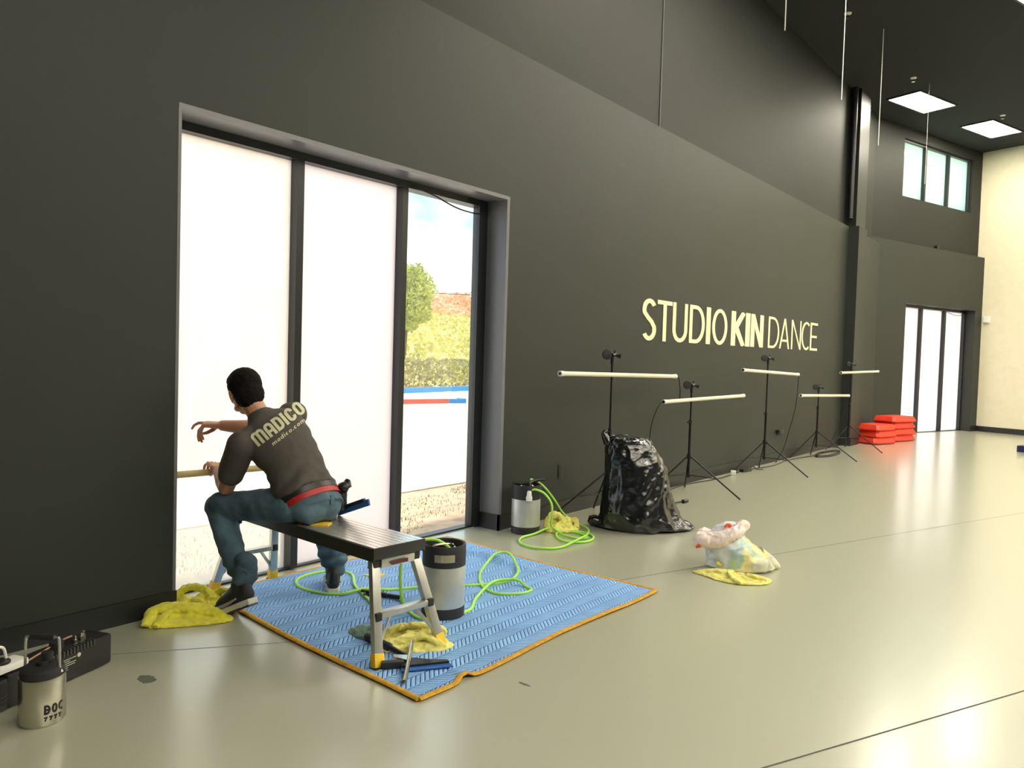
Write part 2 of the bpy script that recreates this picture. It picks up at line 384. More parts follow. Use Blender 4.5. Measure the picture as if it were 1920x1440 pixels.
for i, j, c in spots:
    if proto is None: r = proto = troffer(c)
    else:
        r = proto.copy(); COL.objects.link(r); r.location = c
        for ch in proto.children:
            k = ch.copy(); COL.objects.link(k); k.parent = r
    tag(r, LB.get((i, j), 'one of the lit ceiling light panels further back over the hall'), 'ceiling light', 'rectangular ceiling light panels')
# sprinklers
for (x, y), lb in zip([(-3.03, 14.41), (-2.08, 17.43), (-3.24, 11.29)], ['small sprinkler head on the black ceiling before the larger light panel', 'small sprinkler head beside the light panel nearest the end wall', 'small sprinkler head beside the long hanging wire']):
    r = empty('sprinkler', (x, y, CEIL)); tag(r, lb, 'sprinkler', 'ceiling sprinklers')
    MB().lathe([(.05, 0), (.045, -.012), (.02, -.02)]).build('escutcheon', m_white, r); MB().lathe([(.01, -.02), (.01, -.06), (.028, -.062), (.028, -.068)]).build('nozzle', m_steel, r)
# hanging steel wires
m_wirew = mat('pale_wire', (.75, .75, .70), .3, .2)
SRC = Vector((0, 0, 1.4)); AX = Vector((.78245, .62202, .02947)); AU = Vector((-.04621, .01081, .99887)); AF = Vector((-.62100, .78293, -.03720))   # fixed survey station
def dist_pt(px, py, D):
    v = AX * (px - 960) / 1450 - AU * (py - 720) / 1450 + AF * 1.0; return SRC + v * D
for px, py, D, lb in [(1471, 57, 7.4, 'pale hanging wire nearest the top left of the ceiling row'), (1577, 187, 9.3, 'brightest pale wire hanging to just above the pillar'),
                      (1646, 273, 11.2, 'pale wire hanging left of the high green window'), (1733, 345, 13.3, 'pale wire hanging in front of the high green window')]:
    e = dist_pt(px, py, D)
    tag(MB().tube([e, (e.x, e.y, CEIL)], .006, 6).build('hanging_wire', m_wirew), lb, 'wire', 'wires hanging from the ceiling')

# ------------------------------------------------------------------ lettering
def arc(cx, cy, rx, ry, a0, a1, n=18): return [(cx + rx * math.cos(math.radians(a0 + (a1 - a0) * k / n)), cy + ry * math.sin(math.radians(a0 + (a1 - a0) * k / n))) for k in range(n + 1)]
def glyph(ch, w, t):
    """centre lines in a box w wide and 1 high for strokes t thick"""
    h = t / 2; x0, x1, y0, y1 = h, w - h, h, 1 - h; mx_ = w / 2
    if ch == 'S': return [arc(mx_, .735, x1 - mx_, y1 - .735, 30, 200, 16) + [(mx_ - .03, .54), (mx_ + .06, .46)] + arc(mx_, .265, x1 - mx_, .265 - y0, 20, -150, 16)]
    if ch == 'T': return [[(0, y1), (w, y1)], [(mx_, 0), (mx_, y1)]]
    if ch == 'U': return [[(x0, 1)] + arc(mx_, .32, mx_ - x0, .32 - y0, 180, 360) + [(x1, 1)]]
    if ch == 'D': return [[(x0, 0), (x0, 1)], [(0, y1), (w * .42, y1)] + arc(w * .42, .5, x1 - w * .42, .5 - y0, 90, -90) + [(0, y0)]]
    if ch == 'I': return [[(mx_, 0), (mx_, 1)]]
    if ch == 'O': return [arc(mx_, .5, mx_ - x0, .5 - y0, 0, 360, 36)]
    if ch == 'K': return [[(x0, 0), (x0, 1)], [(x0, .40), (x1, 1)], [(x0 + .12, .52), (x1, 0)]]
    if ch == 'N': return [[(x0, 0), (x0, 1)], [(x0, 1), (x1, 0)], [(x1, 0), (x1, 1)]]
    if ch == 'A': return [[(x0, 0), (mx_, 1)], [(mx_, 1), (x1, 0)], [(w * .25, .27), (w * .75, .27)]]
    if ch == 'C': return [arc(mx_ + .05, .5, mx_ - x0 + .05, .5 - y0, 55, 305, 24)]
    if ch == 'E': return [[(x0, 0), (x0, 1)], [(x0, y1), (w, y1)], [(x0, .5), (w * .9, .5)], [(x0, y0), (w, y0)]]
    # shirt capitals: rounded
    if ch == 'm': return [[(x0, 0), (x0, .72)] + arc((x0 + mx_) / 2, .74, (mx_ - x0) / 2, .26 - h, 180, 0, 8) + [(mx_, 0)], [(mx_, .74)] + arc((x1 + mx_) / 2, .74, (x1 - mx_) / 2, .26 - h, 180, 0, 8) + [(x1, 0)]]
    if ch == 'a': return [[(x0, 0), (x0, .7)] + arc(mx_, .7, mx_ - x0, .3 - h, 180, 0, 10) + [(x1, 0)], [(x0, .38), (x1, .38)]]
    if ch == 'd': return [[(x0, 0), (x0, 1)], [(x0, y1), (mx_, y1)] + arc(mx_, .66, x1 - mx_, y1 - .66, 90, 0, 6) + arc(mx_, .34, x1 - mx_, .34 - y0, 0, -90, 6) + [(x0, y0)]]
    if ch == 'c': return [[(x1, .66)] + arc(mx_, .68, mx_ - x0, y1 - .68, 0, 180, 10) + arc(mx_, .32, mx_ - x0, .32 - y0, 180, 360, 10) + [(x1, .34)]]
    if ch == 'o': return [arc(mx_, .68, mx_ - x0, y1 - .68, 0, 180, 10) + arc(mx_, .32, mx_ - x0, .32 - y0, 180, 360, 10) + [(x1, .68)]]
    # small lower-case for the web address, x-height 0.62
    xh = .62
    if ch == '1m': return [[(x0, 0), (x0, xh)], [(x0, .4)] + arc((x0 + mx_) / 2, .4, (mx_ - x0) / 2, .22 - h, 180, 0, 8) + [(mx_, 0)], [(mx_, .4)] + arc((x1 + mx_) / 2, .4, (x1 - mx_) / 2, .22 - h, 180, 0, 8) + [(x1, 0)]]
    if ch in ('1a', '1d'): return [arc(mx_, xh / 2, mx_ - x0, xh / 2 - h, 0, 360, 16), [(x1, 0), (x1, xh if ch == '1a' else 1)]]
    if ch == '1i': return [[(mx_, 0), (mx_, xh)], [(mx_, .82), (mx_, .95)]]
    if ch == '1c': return [arc(mx_, xh / 2, mx_ - x0, xh / 2 - h, 50, 310, 14)]
    if ch == '1o': return [arc(mx_, xh / 2, mx_ - x0, xh / 2 - h, 0, 360, 16)]
    if ch == '1.': return [[(mx_, 0), (mx_, t)]]
def ribbon(bm, line, t, fn, thick, step=None, cross=2):
    """flat stroke of width t along line, mapped through fn(x, y, height)"""
    pts = [Vector(p) for p in line]
    if step:
        q = [pts[0]]
        for a, b_ in zip(pts, pts[1:]):
            n_ = max(1, int((b_ - a).length / step))
            q += [a + (b_ - a) * k / n_ for k in range(1, n_ + 1)]
        pts = q
    closed = (pts[0] - pts[-1]).length < 1e-4
    rows = []
    for i, p in enumerate(pts):
        a = pts[i - 1] if i else (pts[-2] if closed else p); c = pts[i + 1] if i < len(pts) - 1 else (pts[1] if closed else p)
        d0 = (p - a); d1 = (c - p); d0 = d0.normalized() if d0.length else d1.normalized(); d1 = d1.normalized() if d1.length else d0
        nn = Vector((-(d0.y + d1.y), d0.x + d1.x)); nn = nn.normalized(); k = min(1.6, 1 / max(.3, nn.dot(Vector((-d0.y, d0.x)))))
        rows.append([[bm.verts.new(fn(*(p + nn * (s_ * t / 2 * k)), hh)) for s_ in [2 * j / cross - 1 for j in range(cross + 1)]] for hh in (0, thick)])
    for A, B in zip(rows, rows[1:]):
        for j in range(cross):
            bm.faces.new((A[1][j], B[1][j], B[1][j + 1], A[1][j + 1])); bm.faces.new((A[0][j], A[0][j + 1], B[0][j + 1], B[0][j]))
        for j, (x, y) in ((0, (0, 1)), (cross, (1, 0))):
            bm.faces.new((A[x][j], B[x][j], B[y][j], A[y][j]))
    for Q in (rows[0], rows[-1]):
        for j in range(cross): bm.faces.new((Q[0][j], Q[0][j + 1], Q[1][j + 1], Q[1][j]))
sg = empty('wall_sign', (WX, 9.8, 1.6)); tag(sg, 'cream lettering reading STUDIO KIN DANCE on the charcoal wall', 'sign')
LET = [('S', 6.96, 7.26, .105), ('T', 7.28, 7.61, .10), ('U', 7.63, 7.99, .10), ('D', 8.04, 8.44, .10), ('I', 8.485, 8.60, .10), ('O', 8.65, 9.09, .10),
       ('K', 9.21, 9.66, .18), ('I', 9.67, 9.82, .16), ('N', 9.85, 10.29, .17), ('D', 10.48, 10.9, .075), ('A', 10.92, 11.33, .07), ('N', 11.41, 11.83, .07), ('C', 11.86, 12.24, .075), ('E', 12.27, 12.62, .08)]
for idx, (ch, y0, y1, th) in enumerate(LET):
    st = 1.75; hgt = .43; w = (y1 - y0) / hgt / st; z0 = 1.593 + .02 * (y0 - 6.96) / 5.66
    if ch == 'I': w = th
    sx = (y1 - y0) / w
    bmL = MB(); 
    for si, ln in enumerate(glyph(ch, w, th)): ribbon(bmL.bm, ln, th, lambda x, y, hh: Vector((.001 + hh + .0007 * si, y0 + min(max(x, 0), w) * sx - 9.8, z0 + min(max(y, 0), 1) * hgt - 1.6)), .004)
    bmL.build('letter', m_sign, sg, smooth=False)

# ------------------------------------------------------------------ moving blanket
bl = empty('moving_blanket', (-3.05, 3.25, 0)); tag(bl, 'blue quilted moving blanket with gold edging spread under the work platform', 'blanket')
bx0, bx1, by0, by1 = -3.97, -2.165, 2.20, 4.23
def blz(x, y):
    z = .008 + .004 * noise.noise(Vector((x * 3, y * 3, 1))) + .002 * noise.noise(Vector((x * 9, y * 9, 4)))
    d = (y - 3.98) + (x + 3.05) * .10                      # ridge lifting at the far edge
    z += .045 * math.exp(-(d / .035) ** 2) * max(0, min(1, (-2.75 - x) * 1.6)) * max(0, min(1, (x + 3.75) * 2))
    d = y - 2.47; z += .02 * math.exp(-(d / .03) ** 2) * max(0, 1 - (bx1 - x) / .12)
    return z
def blxy(u, v):
    x = bx0 + (bx1 - bx0) * u; y = by0 + (by1 - by0) * v
    y = (2.175 + .145 * (1 - u)) * (1 - v) + (4.156 + .10 * (1 - u)) * v
    x += .012 * math.sin(v * 9) * u - .03 * math.exp(-((y - 2.45) / .05) ** 2) * (u > .9); y += .02 * math.sin(u * 7 + 1) * (1 if v > .5 else .5)
    y += .05 * (1 - v) * (1 - u)*0 
    return x, y
m_blk = mat('quilted_blue', (.26, .50, .95), .85, var=.12, vscale=5)
t = m_blk.node_tree; b_ = t.nodes['Principled BSDF']; L = t.links.new
tcn = t.nodes['Texture Coordinate']; sx_ = N(t, 'ShaderNodeSeparateXYZ'); L(tcn.outputs['Object'], sx_.inputs[0])
def mth(op, a, b=None):
    n_ = N(t, 'ShaderNodeMath', operation=op)
    for k, v in enumerate((a, b)):
        if v is None: continue
        if isinstance(v, (int, float)): n_.inputs[k].default_value = v
        else: L(v, n_.inputs[k])
    return n_.outputs[0]
pp = mth('PINGPONG', sx_.outputs['X'], .072); sh = mth('ADD', sx_.outputs['Y'], mth('MULTIPLY', pp, 1.0))
ln_ = mth('PINGPONG', sh, .014); seam = mth('MINIMUM', mth('MULTIPLY', ln_, 1.0), mth('PINGPONG', sx_.outputs['X'], .072))
seam = mth('MINIMUM', seam, mth('SUBTRACT', .072, pp)); hgt_ = mth('MINIMUM', seam, .008)
bpn = N(t, 'ShaderNodeBump'); bpn.inputs['Strength'].default_value = 1.0; bpn.inputs['Distance'].default_value = .9
L(hgt_, bpn.inputs['Height']); L(bpn.outputs[0], b_.inputs['Normal'])
mixc = N(t, 'ShaderNodeMix', data_type='RGBA'); mixc.inputs[6].default_value = (.18, .36, .74, 1)
rmp = t.nodes['Color Ramp']; L(rmp.outputs[0], mixc.inputs[7]); L(mth('MINIMUM', mth('MULTIPLY', seam, 400.), 1.0), mixc.inputs[0]); L(mixc.outputs[2], b_.inputs['Base Color'])
b = MB(); nu, nv = 110, 120; O3 = Vector((-3.05, 3.25, 0)); G = []
for i in range(nu + 1):
    row = []
    for j in range(nv + 1):
        x, y = blxy(i / nu, j / nv); row.append(b.bm.verts.new(Vector((x, y, blz(x, y))) - O3))
    G.append(row)
for i in range(nu):
    for j in range(nv): b.bm.faces.new((G[i][j], G[i + 1][j], G[i + 1][j + 1], G[i][j + 1]))
qt = b.build('quilt', m_blk, bl); md = qt.modifiers.new('solid', 'SOLIDIFY'); md.thickness = .006; md.offset = -1
b = MB(); ring = []
for k in range(60): ring.append(blxy(k / 60, 0))
for k in range(60): ring.append(blxy(1, k / 60))
for k in range(60): ring.append(blxy(1 - k / 60, 1))
for k in range(60): ring.append(blxy(0, 1 - k / 60))
for a0 in (0, 60, 120, 180):
    seg = ring[a0:a0 + 60] + [ring[(a0 + 60) % 240]]
    b.tube([Vector((x, y, max(.008, blz(x, y)) + .001)) - O3 for x, y in seg], .016, 8, flat=.45)
b.build('edge_binding', m_cord, bl)

# ------------------------------------------------------------------ work platform
WR = math.atan2(-.064, 1.0)
wp = empty('work_platform', (-3.25, 2.512, 0), WR); tag(wp, 'aluminium work platform bench with ribbed deck that the man sits on', 'work platform')
H = .515; DX = .655; DW = .148
b = MB(); n_ = 9; wslat = 2 * DW / n_
b.box((-DX, -DW, H - .012), (DX, DW, H - .004))
for k in range(n_): b.box((-DX, -DW + k * wslat + .0025, H - .005), (DX, -DW + (k + 1) * wslat - .0025, H))
b.build('deck', m_deck, wp, smooth=False)
b = MB(); b.box((-DX - .004, -DW - .006, H - .062), (DX + .004, -DW, H - .003)); b.box((-DX - .004, DW, H - .062), (DX + .004, DW + .006, H - .003))
b.build('side_rail', m_deckside, wp, smooth=False)
for s_ in (-1, 1): MB().box((s_ * DX - .006, -DW - .006, H - .055), (s_ * DX + .006, DW + .006, H - .001), bev=.003).build('end_cap', m_deckside, wp)
def beam(b, p, q, w, d, up=Vector((0, 0, 1))):
    p = Vector(p); q = Vector(q); z = (q - p).normalized(); x = up.cross(z); x = x.normalized() if x.length > .01 else Vector((1, 0, 0)); y = z.cross(x)
    m_ = Matrix((x, y, z)).transposed().to_4x4(); m_.translation = p; b.box((-w / 2, -d / 2, 0), (w / 2, d / 2, (q - p).length), m_, bev=.003); return b
for s_ in (-1, 1):
    top = {}; 
    for t_ in (-1, 1):
        P0 = Vector((s_ * (DX - .035), t_ * (DW - .03), H - .075)); P1 = Vector((s_ * (DX + .095), t_ * (DW + .04), .012))
        leg = beam(MB(), P1 + (P0 - P1) * .02, P0 + (P0 - P1) * .06, .03, .045, Vector((0, 1, 0))).build('leg', m_alu, wp)
        beam(MB(), P1, P1 + (P0 - P1) * .13, .038, .052, Vector((0, 1, 0))).build('foot_sleeve', m_yel, leg)
        MB().box(P1 - Vector((.022, .03, .010)), P1 + Vector((.022, .03, .004)), bev=.003).build('rubber_foot', m_rubber, leg)
        top[t_] = (P0, P1)
        MB().box(P0 - Vector((.022, .02, .03)), P0 + Vector((.022, .02, .03)), bev=.004).build('knuckle', m_rubber, wp)
    f = .52
    A = top[-1][0].lerp(top[-1][1], f); B = top[1][0].lerp(top[1][1], f)
    beam(MB(), A, B, .045, .026).build('rung', m_alu, wp)
    for P in (A, B): MB().box(P - Vector((.027, .016, .018)), P + Vector((.027, .016, .018)), bev=.004).build('rung_clip', m_rubber, wp)
    A2 = top[-1][0] + Vector((0, .02, -.005)); B2 = top[1][0] + Vector((0, -.02, -.005))
    beam(MB(), A2 + Vector((s_ * .02, 0, 0)), B2 + Vector((s_ * .02, 0, 0)), .02, .04).build('crossbar', m_alu, wp)
    if s_ == 1:
        lb_ = MB().box((DX + .0045, -.05, H - .092), (DX + .0052, .05, H - .074)).build('sticker', mat('sticker_dark', (.10, .02, .02), .5), wp, smooth=False); lb_.location = (-.001, 0, 0)
    for t_ in (-1, 1):
        Q = A.lerp(B, .27 if t_ < 0 else .73); E_ = top[t_][0].lerp(top[t_][1], .86)
        beam(MB(), Q + Vector((0, 0, -.012)), E_, .008, .018).build('brace', m_alu, wp)

# ------------------------------------------------------------------ sprayers made from small kegs
def keg(name, c, label, R=.114, Ht=.385):
    r = empty(name, c); tag(r, label, 'sprayer', 'keg sprayers with lime hoses')
    MB().lathe([(R * .93, .03), (R * .985, .045), (R, .06), (R, Ht * .72), (R * .985, Ht * .735), (R * .9, Ht * .75)], seg=40).build('tank', m_keg, r)
    MB().lathe([(R * .9, .0), (R * 1.0, .004), (R * 1.01, .055), (R * .99, .062), (R * .9, .062)], seg=40).build('base_ring', m_rubber, r)
    z0, z1 = Ht * .71, Ht
    MB().lathe([(R * .9, z0), (R * 1.01, z0), (R * 1.015, z0 + .05), (R * 1.005, z1 - .006), (R * .985, z1), (R * .90, z1 - .002), (R * .88, z1 - .01), (R * .87, z0 + .035), (R * .2, z0 + .035)], seg=40).build('handle_collar', m_rubber, r)
    d = MB().lathe([(R * .86, Ht * .80), (R * .6, Ht * .815), (R * .1, Ht * .82)]); d.build('lid', m_steel, r)
    b = MB()
    for a in (30, 150, 260): 
        x, y = .055 * math.cos(math.radians(a)), .055 * math.sin(math.radians(a)); b.lathe([(.014, Ht * .80), (.014, Ht * .88), (.008, Ht * .89), (.008, Ht * .95)], (x, y, 0), 12)
    b.tube([(-.05, -.03, Ht * .84), (-.05, -.03, Ht * .95), (.02, .04, Ht * .97), (.05, .03, Ht * .86)], .005, 8, 5)
    b.build('fittings', m_steel, r); return r
k1 = keg('keg_sprayer', (-2.795, 2.985, .01), 'steel keg sprayer with black collar standing on the blue blanket')
# steel badge seen in the collar of the near keg
b = MB()
for k in range(9):
    a = math.radians(-72 + k * 6); a2 = math.radians(-72 + (k + 1) * 6); R_ = .1165
    v = [b.bm.verts.new((R_ * math.cos(x) * 1, R_ * math.sin(x), z)) for x, z in ((a, .305), (a2, .305), (a2, .345), (a, .345))]; b.bm.faces.new(v)
b.build('badge', m_steel, k1)
k1c = Vector((-2.795, 2.985, .01))
hp = [(-2.80, 3.06, .335), (-2.86, 2.98, .40), (-2.945, 2.86, .375), (-2.96, 2.83, .27), (-2.96, 2.83, .16), (-2.95, 2.835, .09), (-2.93, 2.84, .04), (-2.97, 2.80, .024), (-3.1, 2.79, .02), (-3.25, 2.86, .02), (-3.49, 2.97, .02), (-3.69, 3.11, .02), (-3.83, 3.08, .02), (-3.87, 2.93, .02),
      (-3.82, 2.80, .02), (-3.70, 2.735, .02), (-3.57, 2.735, .02), (-3.43, 2.80, .02), (-3.36, 2.93, .038), (-3.29, 3.06, .02), (-3.2, 3.2, .02), (-3.04, 3.41, .02), (-2.95, 3.54, .02), (-2.90, 3.68, .02), (-2.93, 3.80, .034), (-3.06, 3.96, .03), (-3.19, 4.04, .07),
      (-3.26, 3.99, .065), (-3.25, 3.88, .022), (-3.14, 3.69, .02), (-2.99, 3.52, .02), (-2.88, 3.45, .02), (-2.78, 3.44, .02), (-2.69, 3.54, .02), (-2.69, 3.63, .02), (-2.75, 3.66, .02), (-2.84, 3.68, .038), (-2.92, 3.60, .036), (-2.90, 3.48, .036), (-2.82, 3.28, .02), (-2.72, 3.12, .02), (-2.72, 2.96, .02), (-2.80, 2.84, .02), (-2.95, 2.88, .02), (-3.12, 2.985, .02)]
MB().tube([Vector(p) - k1c for p in hp], .0085, 10, 6).build('hose', m_hose, k1)
# spray gun lying on the blanket at the end of the hose
b = MB(); g0 = Vector((-3.12, 2.985, .028)) - k1c; g1 = Vector((-3.36, 2.91, .028)) - k1c
b.tube([g0, g0.lerp(g1, .3), g0.lerp(g1, .34), g0.lerp(g1, .36), g1], [.012, .012, .009, .014, .012], 12); b.tube([g0.lerp(g1, .40), g0.lerp(g1, .4) + Vector((-.05, -.06, 0)), g0.lerp(g1, .8) + Vector((.01, -.045, 0)), g0.lerp(g1, .9)], .006, 8, 4)
b.build('spray_gun', m_black, k1)
k2 = keg('keg_sprayer', (-3.68, 4.86, 0), 'steel keg sprayer with black collar standing by the window jamb', Ht=.385)
k2c = Vector((-3.68, 4.86, 0))
hf = [(-3.60, 4.80, .345), (-3.56, 4.82, .36), (-3.50, 4.86, .33), (-3.46, 4.90, .25), (-3.47, 4.92, .15), (-3.50, 4.96, .07), (-3.45, 4.99, .02), (-3.36, 4.95, .012), (-3.23, 4.95, .012), (-3.2, 5.02, .012), (-3.29, 5.09, .012), (-3.40, 5.09, .012), (-3.46, 5.0, .012), (-3.37, 4.86, .012), (-3.25, 4.80, .012),
      (-3.15, 4.86, .012), (-3.13, 4.97, .012), (-3.19, 5.09, .012), (-3.29, 5.14, .012), (-3.46, 5.12, .013), (-3.55, 5.0, .03), (-3.56, 4.81, .012), (-3.56, 4.67, .012), (-3.49, 4.54, .012), (-3.38, 4.48, .012), (-3.27, 4.49, .012), (-3.17, 4.61, .012), (-3.17, 4.83, .03), (-3.21, 5.03, .03), (-3.30, 5.19, .03), (-3.42, 5.28, .03), (-3.52, 5.29, .05), (-3.57, 5.22, .12), (-3.60, 5.13, .24), (-3.63, 5.04, .34), (-3.67, 4.98, .395), (-3.70, 4.93, .41)]
MB().tube([Vector(p) - k2c for p in hf], .0085, 10, 6).build('hose', m_hose, k2)
b = MB(); b.lathe([(.024, .27), (.026, .30), (.02, .31), (.018, .34), (.012, .35)], (.085, -.075, 0), 14); b.build('valve', m_white, k2)
b = MB(); b.tube([(.05, -.02, .36), (-.01, .05, .385), (.02, .13, .405), (.05, .17, .405)], [.016, .018, .014, .014], 10, 3); b.tube([(-.02, -.06, .39), (.03, -.01, .40)], .014, 10); b.tube([(-.10, -.05, .385), (-.02, -.03, .385)], .012, 10)
b.build('spray_gun', m_black, k2)

# small stainless keg at lower left
k3c = (-3.078, 1.143, 0); k3 = empty('steel_canister', k3c); tag(k3, 'polished stainless canister with wire bail handle in the lower left corner', 'canister')
R = .077; HC3 = .176
MB().lathe([(R * .9, .0), (R, .012), (R, .165), (R * .985, .174), (R * .93, .176)], seg=48).build('canister_body', m_steel, k3)
MB().lathe([(R * .95, .174), (R * .97, .182), (R * .94, .20), (R * .8, .208), (R * .25, .21), (R * .25, .222), (.005, .224)], seg=40).build('lid', m_rubber, k3)
ax = Vector((.80, .60, 0)); pv = [ax * R * .97 * s_ for s_ in (-1, 1)]
MB().tube([pv[0] + Vector((0, 0, .185)), pv[0] * .86 + Vector((0, 0, .21)), pv[0] * .84 + Vector((0, 0, .30)), pv[0] * .62 + Vector((0, 0, .312)), pv[1] * .62 + Vector((0, 0, .312)), pv[1] * .84 + Vector((0, 0, .30)), pv[1] * .86 + Vector((0, 0, .21)), pv[1] + Vector((0, 0, .185))], .0052, 8, 4).build('bail_handle', m_alu, k3)
MB().tube([pv[0] * .6 + Vector((0, 0, .312)), pv[1] * .6 + Vector((0, 0, .312))], .0105, 12).build('grip', m_rubber, k3)
MB().tube([(-.01, .02, .22), (-.01, .02, .25)], .02, 16).build('valve_cap', m_rubber, k3)
def oncyl(a0, zb, sc):
    return lambda x, y, hh: Vector(((R + .0006 + hh) * math.cos(a0 + x * sc / R), (R + .0006 + hh) * math.sin(a0 + x * sc / R), zb + y * sc))
b = MB(); a = math.radians(-16)
for ch, off in (('B', 0), ('O', .75), ('C', 1.5)):
    fn = oncyl(a + off * .034 / R, .050, .034)
    gl = glyph('D', .62, .2) + [[(.1, .5), (.55, .5)]] if ch == 'B' else glyph(ch, .62, .2)
    for l in gl: ribbon(b.bm, l, .2, fn, .0006, .12)
for k in range(4):
    fn = oncyl(a + k * .017 / R, .026, .015); ribbon(b.bm, [(0, .85), (.8, .85)], .28, fn, .0006, .2); ribbon(b.bm, [(.55, .8), (.25, 0)], .26, fn, .0006, .2)
b.build('printed_letters', m_black, k3)

# ------------------------------------------------------------------ equipment at lower left
u1 = Vector((-.07, .19, 0)).normalized()        # long direction of the vented box
ang = math.atan2(u1.y, u1.x)
eb = empty('vented_power_unit', (-3.338, 1.318, 0), ang); tag(eb, 'long black vented power unit with white printing on the floor by the wall', 'power unit')
# local x = along (towards the window), local y = towards wall
LB_ = .245; WB = .125; HB = .135
b = MB().box((-LB_, 0, .006), (LB_, WB, HB), bev=.012); b.build('housing', m_black, eb)
b = MB()
for k in range(14):
    x = LB_ - .10 - k * .0165; b.box((x, -.004, HB - .022), (x + .009, .024, HB + .004), bev=.001)
b.build('vent_ribs', mat('vent_grey', (.04, .04, .035), .4), eb)
b = MB()
for x, y in ((.16, .07), (.135, .055), (.10, .05)): b.lathe([(.012, HB), (.012, HB + .014), (.006, HB + .016), (.006, HB + .03)], (x, y, 0), 10)
b.build('terminals', m_steel, eb)
MB().lathe([(.028, HB), (.028, HB + .03), (.022, HB + .034)], (.02, .06, 0), 16).build('knob', m_rubber, eb)
b = MB(); 
for k, (x0, x1) in enumerate([(.03, .09), (-.02, .06), (-.03, .09), (-.03, .085), (-.03, .05), (-.02, .05)]): b.box((x0 - .03, -.0012, .098 - k * .0085), (x1 - .03, 0.0, .1005 - k * .0085))
b.lathe([(.009, 0), (.009, .001)], (0, 0, 0), 14, Matrix.Translation((.075, 0, .10)) @ Matrix.Rotation(PI / 2, 4, 'X'))
b.build('printed_text', mat('label_cream', (.55, .52, .38), .7), eb, smooth=False)
MB().tube([(-.20, .02, .14), (.04, .075, .152), (.12, .09, .15)], .004, 6, 5).build('lead', mat('tan_lead', (.4, .22, .14), .5), eb)
e2 = empty('battery_pack', (-3.27, .98, 0), ang + .1); tag(e2, 'dark equipment case partly cut off at the left edge of the picture', 'equipment case')
MB().box((-.10, -.06, .004), (.10, .09, .125), bev=.01).build('case', m_black, e2)
b = MB()
for k in range(6): b.box((-.105, -.062, .03 + k * .014), (.105, -.059, .036 + k * .014))
b.build('side_ribs', m_rubber, e2)
ad = empty('white_adapter', (-3.30, 1.085, .125), ang); tag(ad, 'off-white adapter block with looped cable lying on the black equipment', 'adapter')
MB().box((-.085, -.035, .015), (.085, .045, .045), bev=.008).build('adapter_body', m_white, ad)
MB().lathe([(.032, .045), (.032, .053), (.028, .057)], (0, .005, 0), 20).build('cap', m_black, ad)
MB().tube([(-.06, .01, .045), (-.065, .01, .085), (-.03, .01, .11), (.01, .008, .10), (.02, .005, .058)], .0055, 8, 5).build('cable_loop', m_white, ad)

# ------------------------------------------------------------------ cloths
def heap(name, outline, h, m, label, seed, folds=(), z0=0.0, cat='towel', group='yellow cleaning towels', vox=.005, fr=11):
    b = MB(); P = [Vector(p) for p in outline]; c = sum(P, Vector((0, 0))) / len(P)
    Q = []
    for i in range(len(P)):
        for k in range(6):
            t = k / 6; a, b1, c1, d = P[i - 1], P[i], P[(i + 1) % len(P)], P[(i + 2) % len(P)]
            Q.append(.5 * ((2 * b1) + (c1 - a) * t + (2 * a - 5 * b1 + 4 * c1 - d) * t * t + (3 * b1 - a - 3 * c1 + d) * t ** 3))
    nr = 14; n_ = len(Q); top = []; bot = []
    for r in range(nr + 1):
        f = (r / nr); rt = []; rb = []
        for q in Q:
            p = c + (q - c) * (f * (1 + .05 * noise.noise(Vector((q.x * 14, q.y * 14, seed))))) if r else c
            hh = h * (.30 + .70 * ridge((p.x * fr + seed, p.y * fr * .8, seed * 1.7)) ** 2) * (1 - f ** 3) + .010
            if r == nr: hh = .006
            rt.append(b.bm.verts.new((p.x, p.y, z0 + max(.008, hh)))); rb.append(b.bm.verts.new((p.x, p.y, z0 + .001)))
        top.append(rt); bot.append(rb)
    for A, B in zip(top, top[1:]):
        for k in range(n_): b.bm.faces.new((A[k], A[(k + 1) % n_], B[(k + 1) % n_], B[k]))
    for A, B in zip(bot, bot[1:]):
        for k in range(n_): b.bm.faces.new((A[(k + 1) % n_], A[k], B[k], B[(k + 1) % n_]))
    for k in range(n_): b.bm.faces.new((top[-1][k], top[-1][(k + 1) % n_], bot[-1][(k + 1) % n_], bot[-1][k]))
    bmesh.ops.remove_doubles(b.bm, verts=b.bm.verts, dist=1e-5)
    for f in folds: b.tube([Vector(p) for p in f[0]], f[1], 12, 5, flat=f[2] if len(f) > 2 else .6)
    me = remeshed(b, vox, 3, lambda co, nn: .0055 * ridge(co, 24) + .003 * noise.noise(co * 48) + .0012 * noise.noise(co * 110) - .002)
    for v in me.vertices: v.co.z = max(v.co.z, z0 + .001)
    o = link(name, me, m); return tag(o, label, cat, group)
heap('towel', [(-3.70, 1.86), (-3.52, 2.14), (-3.57, 2.22), (-3.70, 2.17), (-3.80, 2.08), (-3.82, 1.93)], .045, m_yellowcloth, 'bright yellow towel lying in front of the shoe by the wall corner', 3,
     [([(-3.72, 1.84, .02), (-3.80, 1.93, .055), (-3.74, 2.02, .06), (-3.62, 2.12, .05), (-3.54, 2.18, .015)], [.02, .035, .04, .035, .012], .55), ([(-3.68, 1.87, .015), (-3.72, 1.95, .05), (-3.80, 1.99, .03)], .02, .7)])
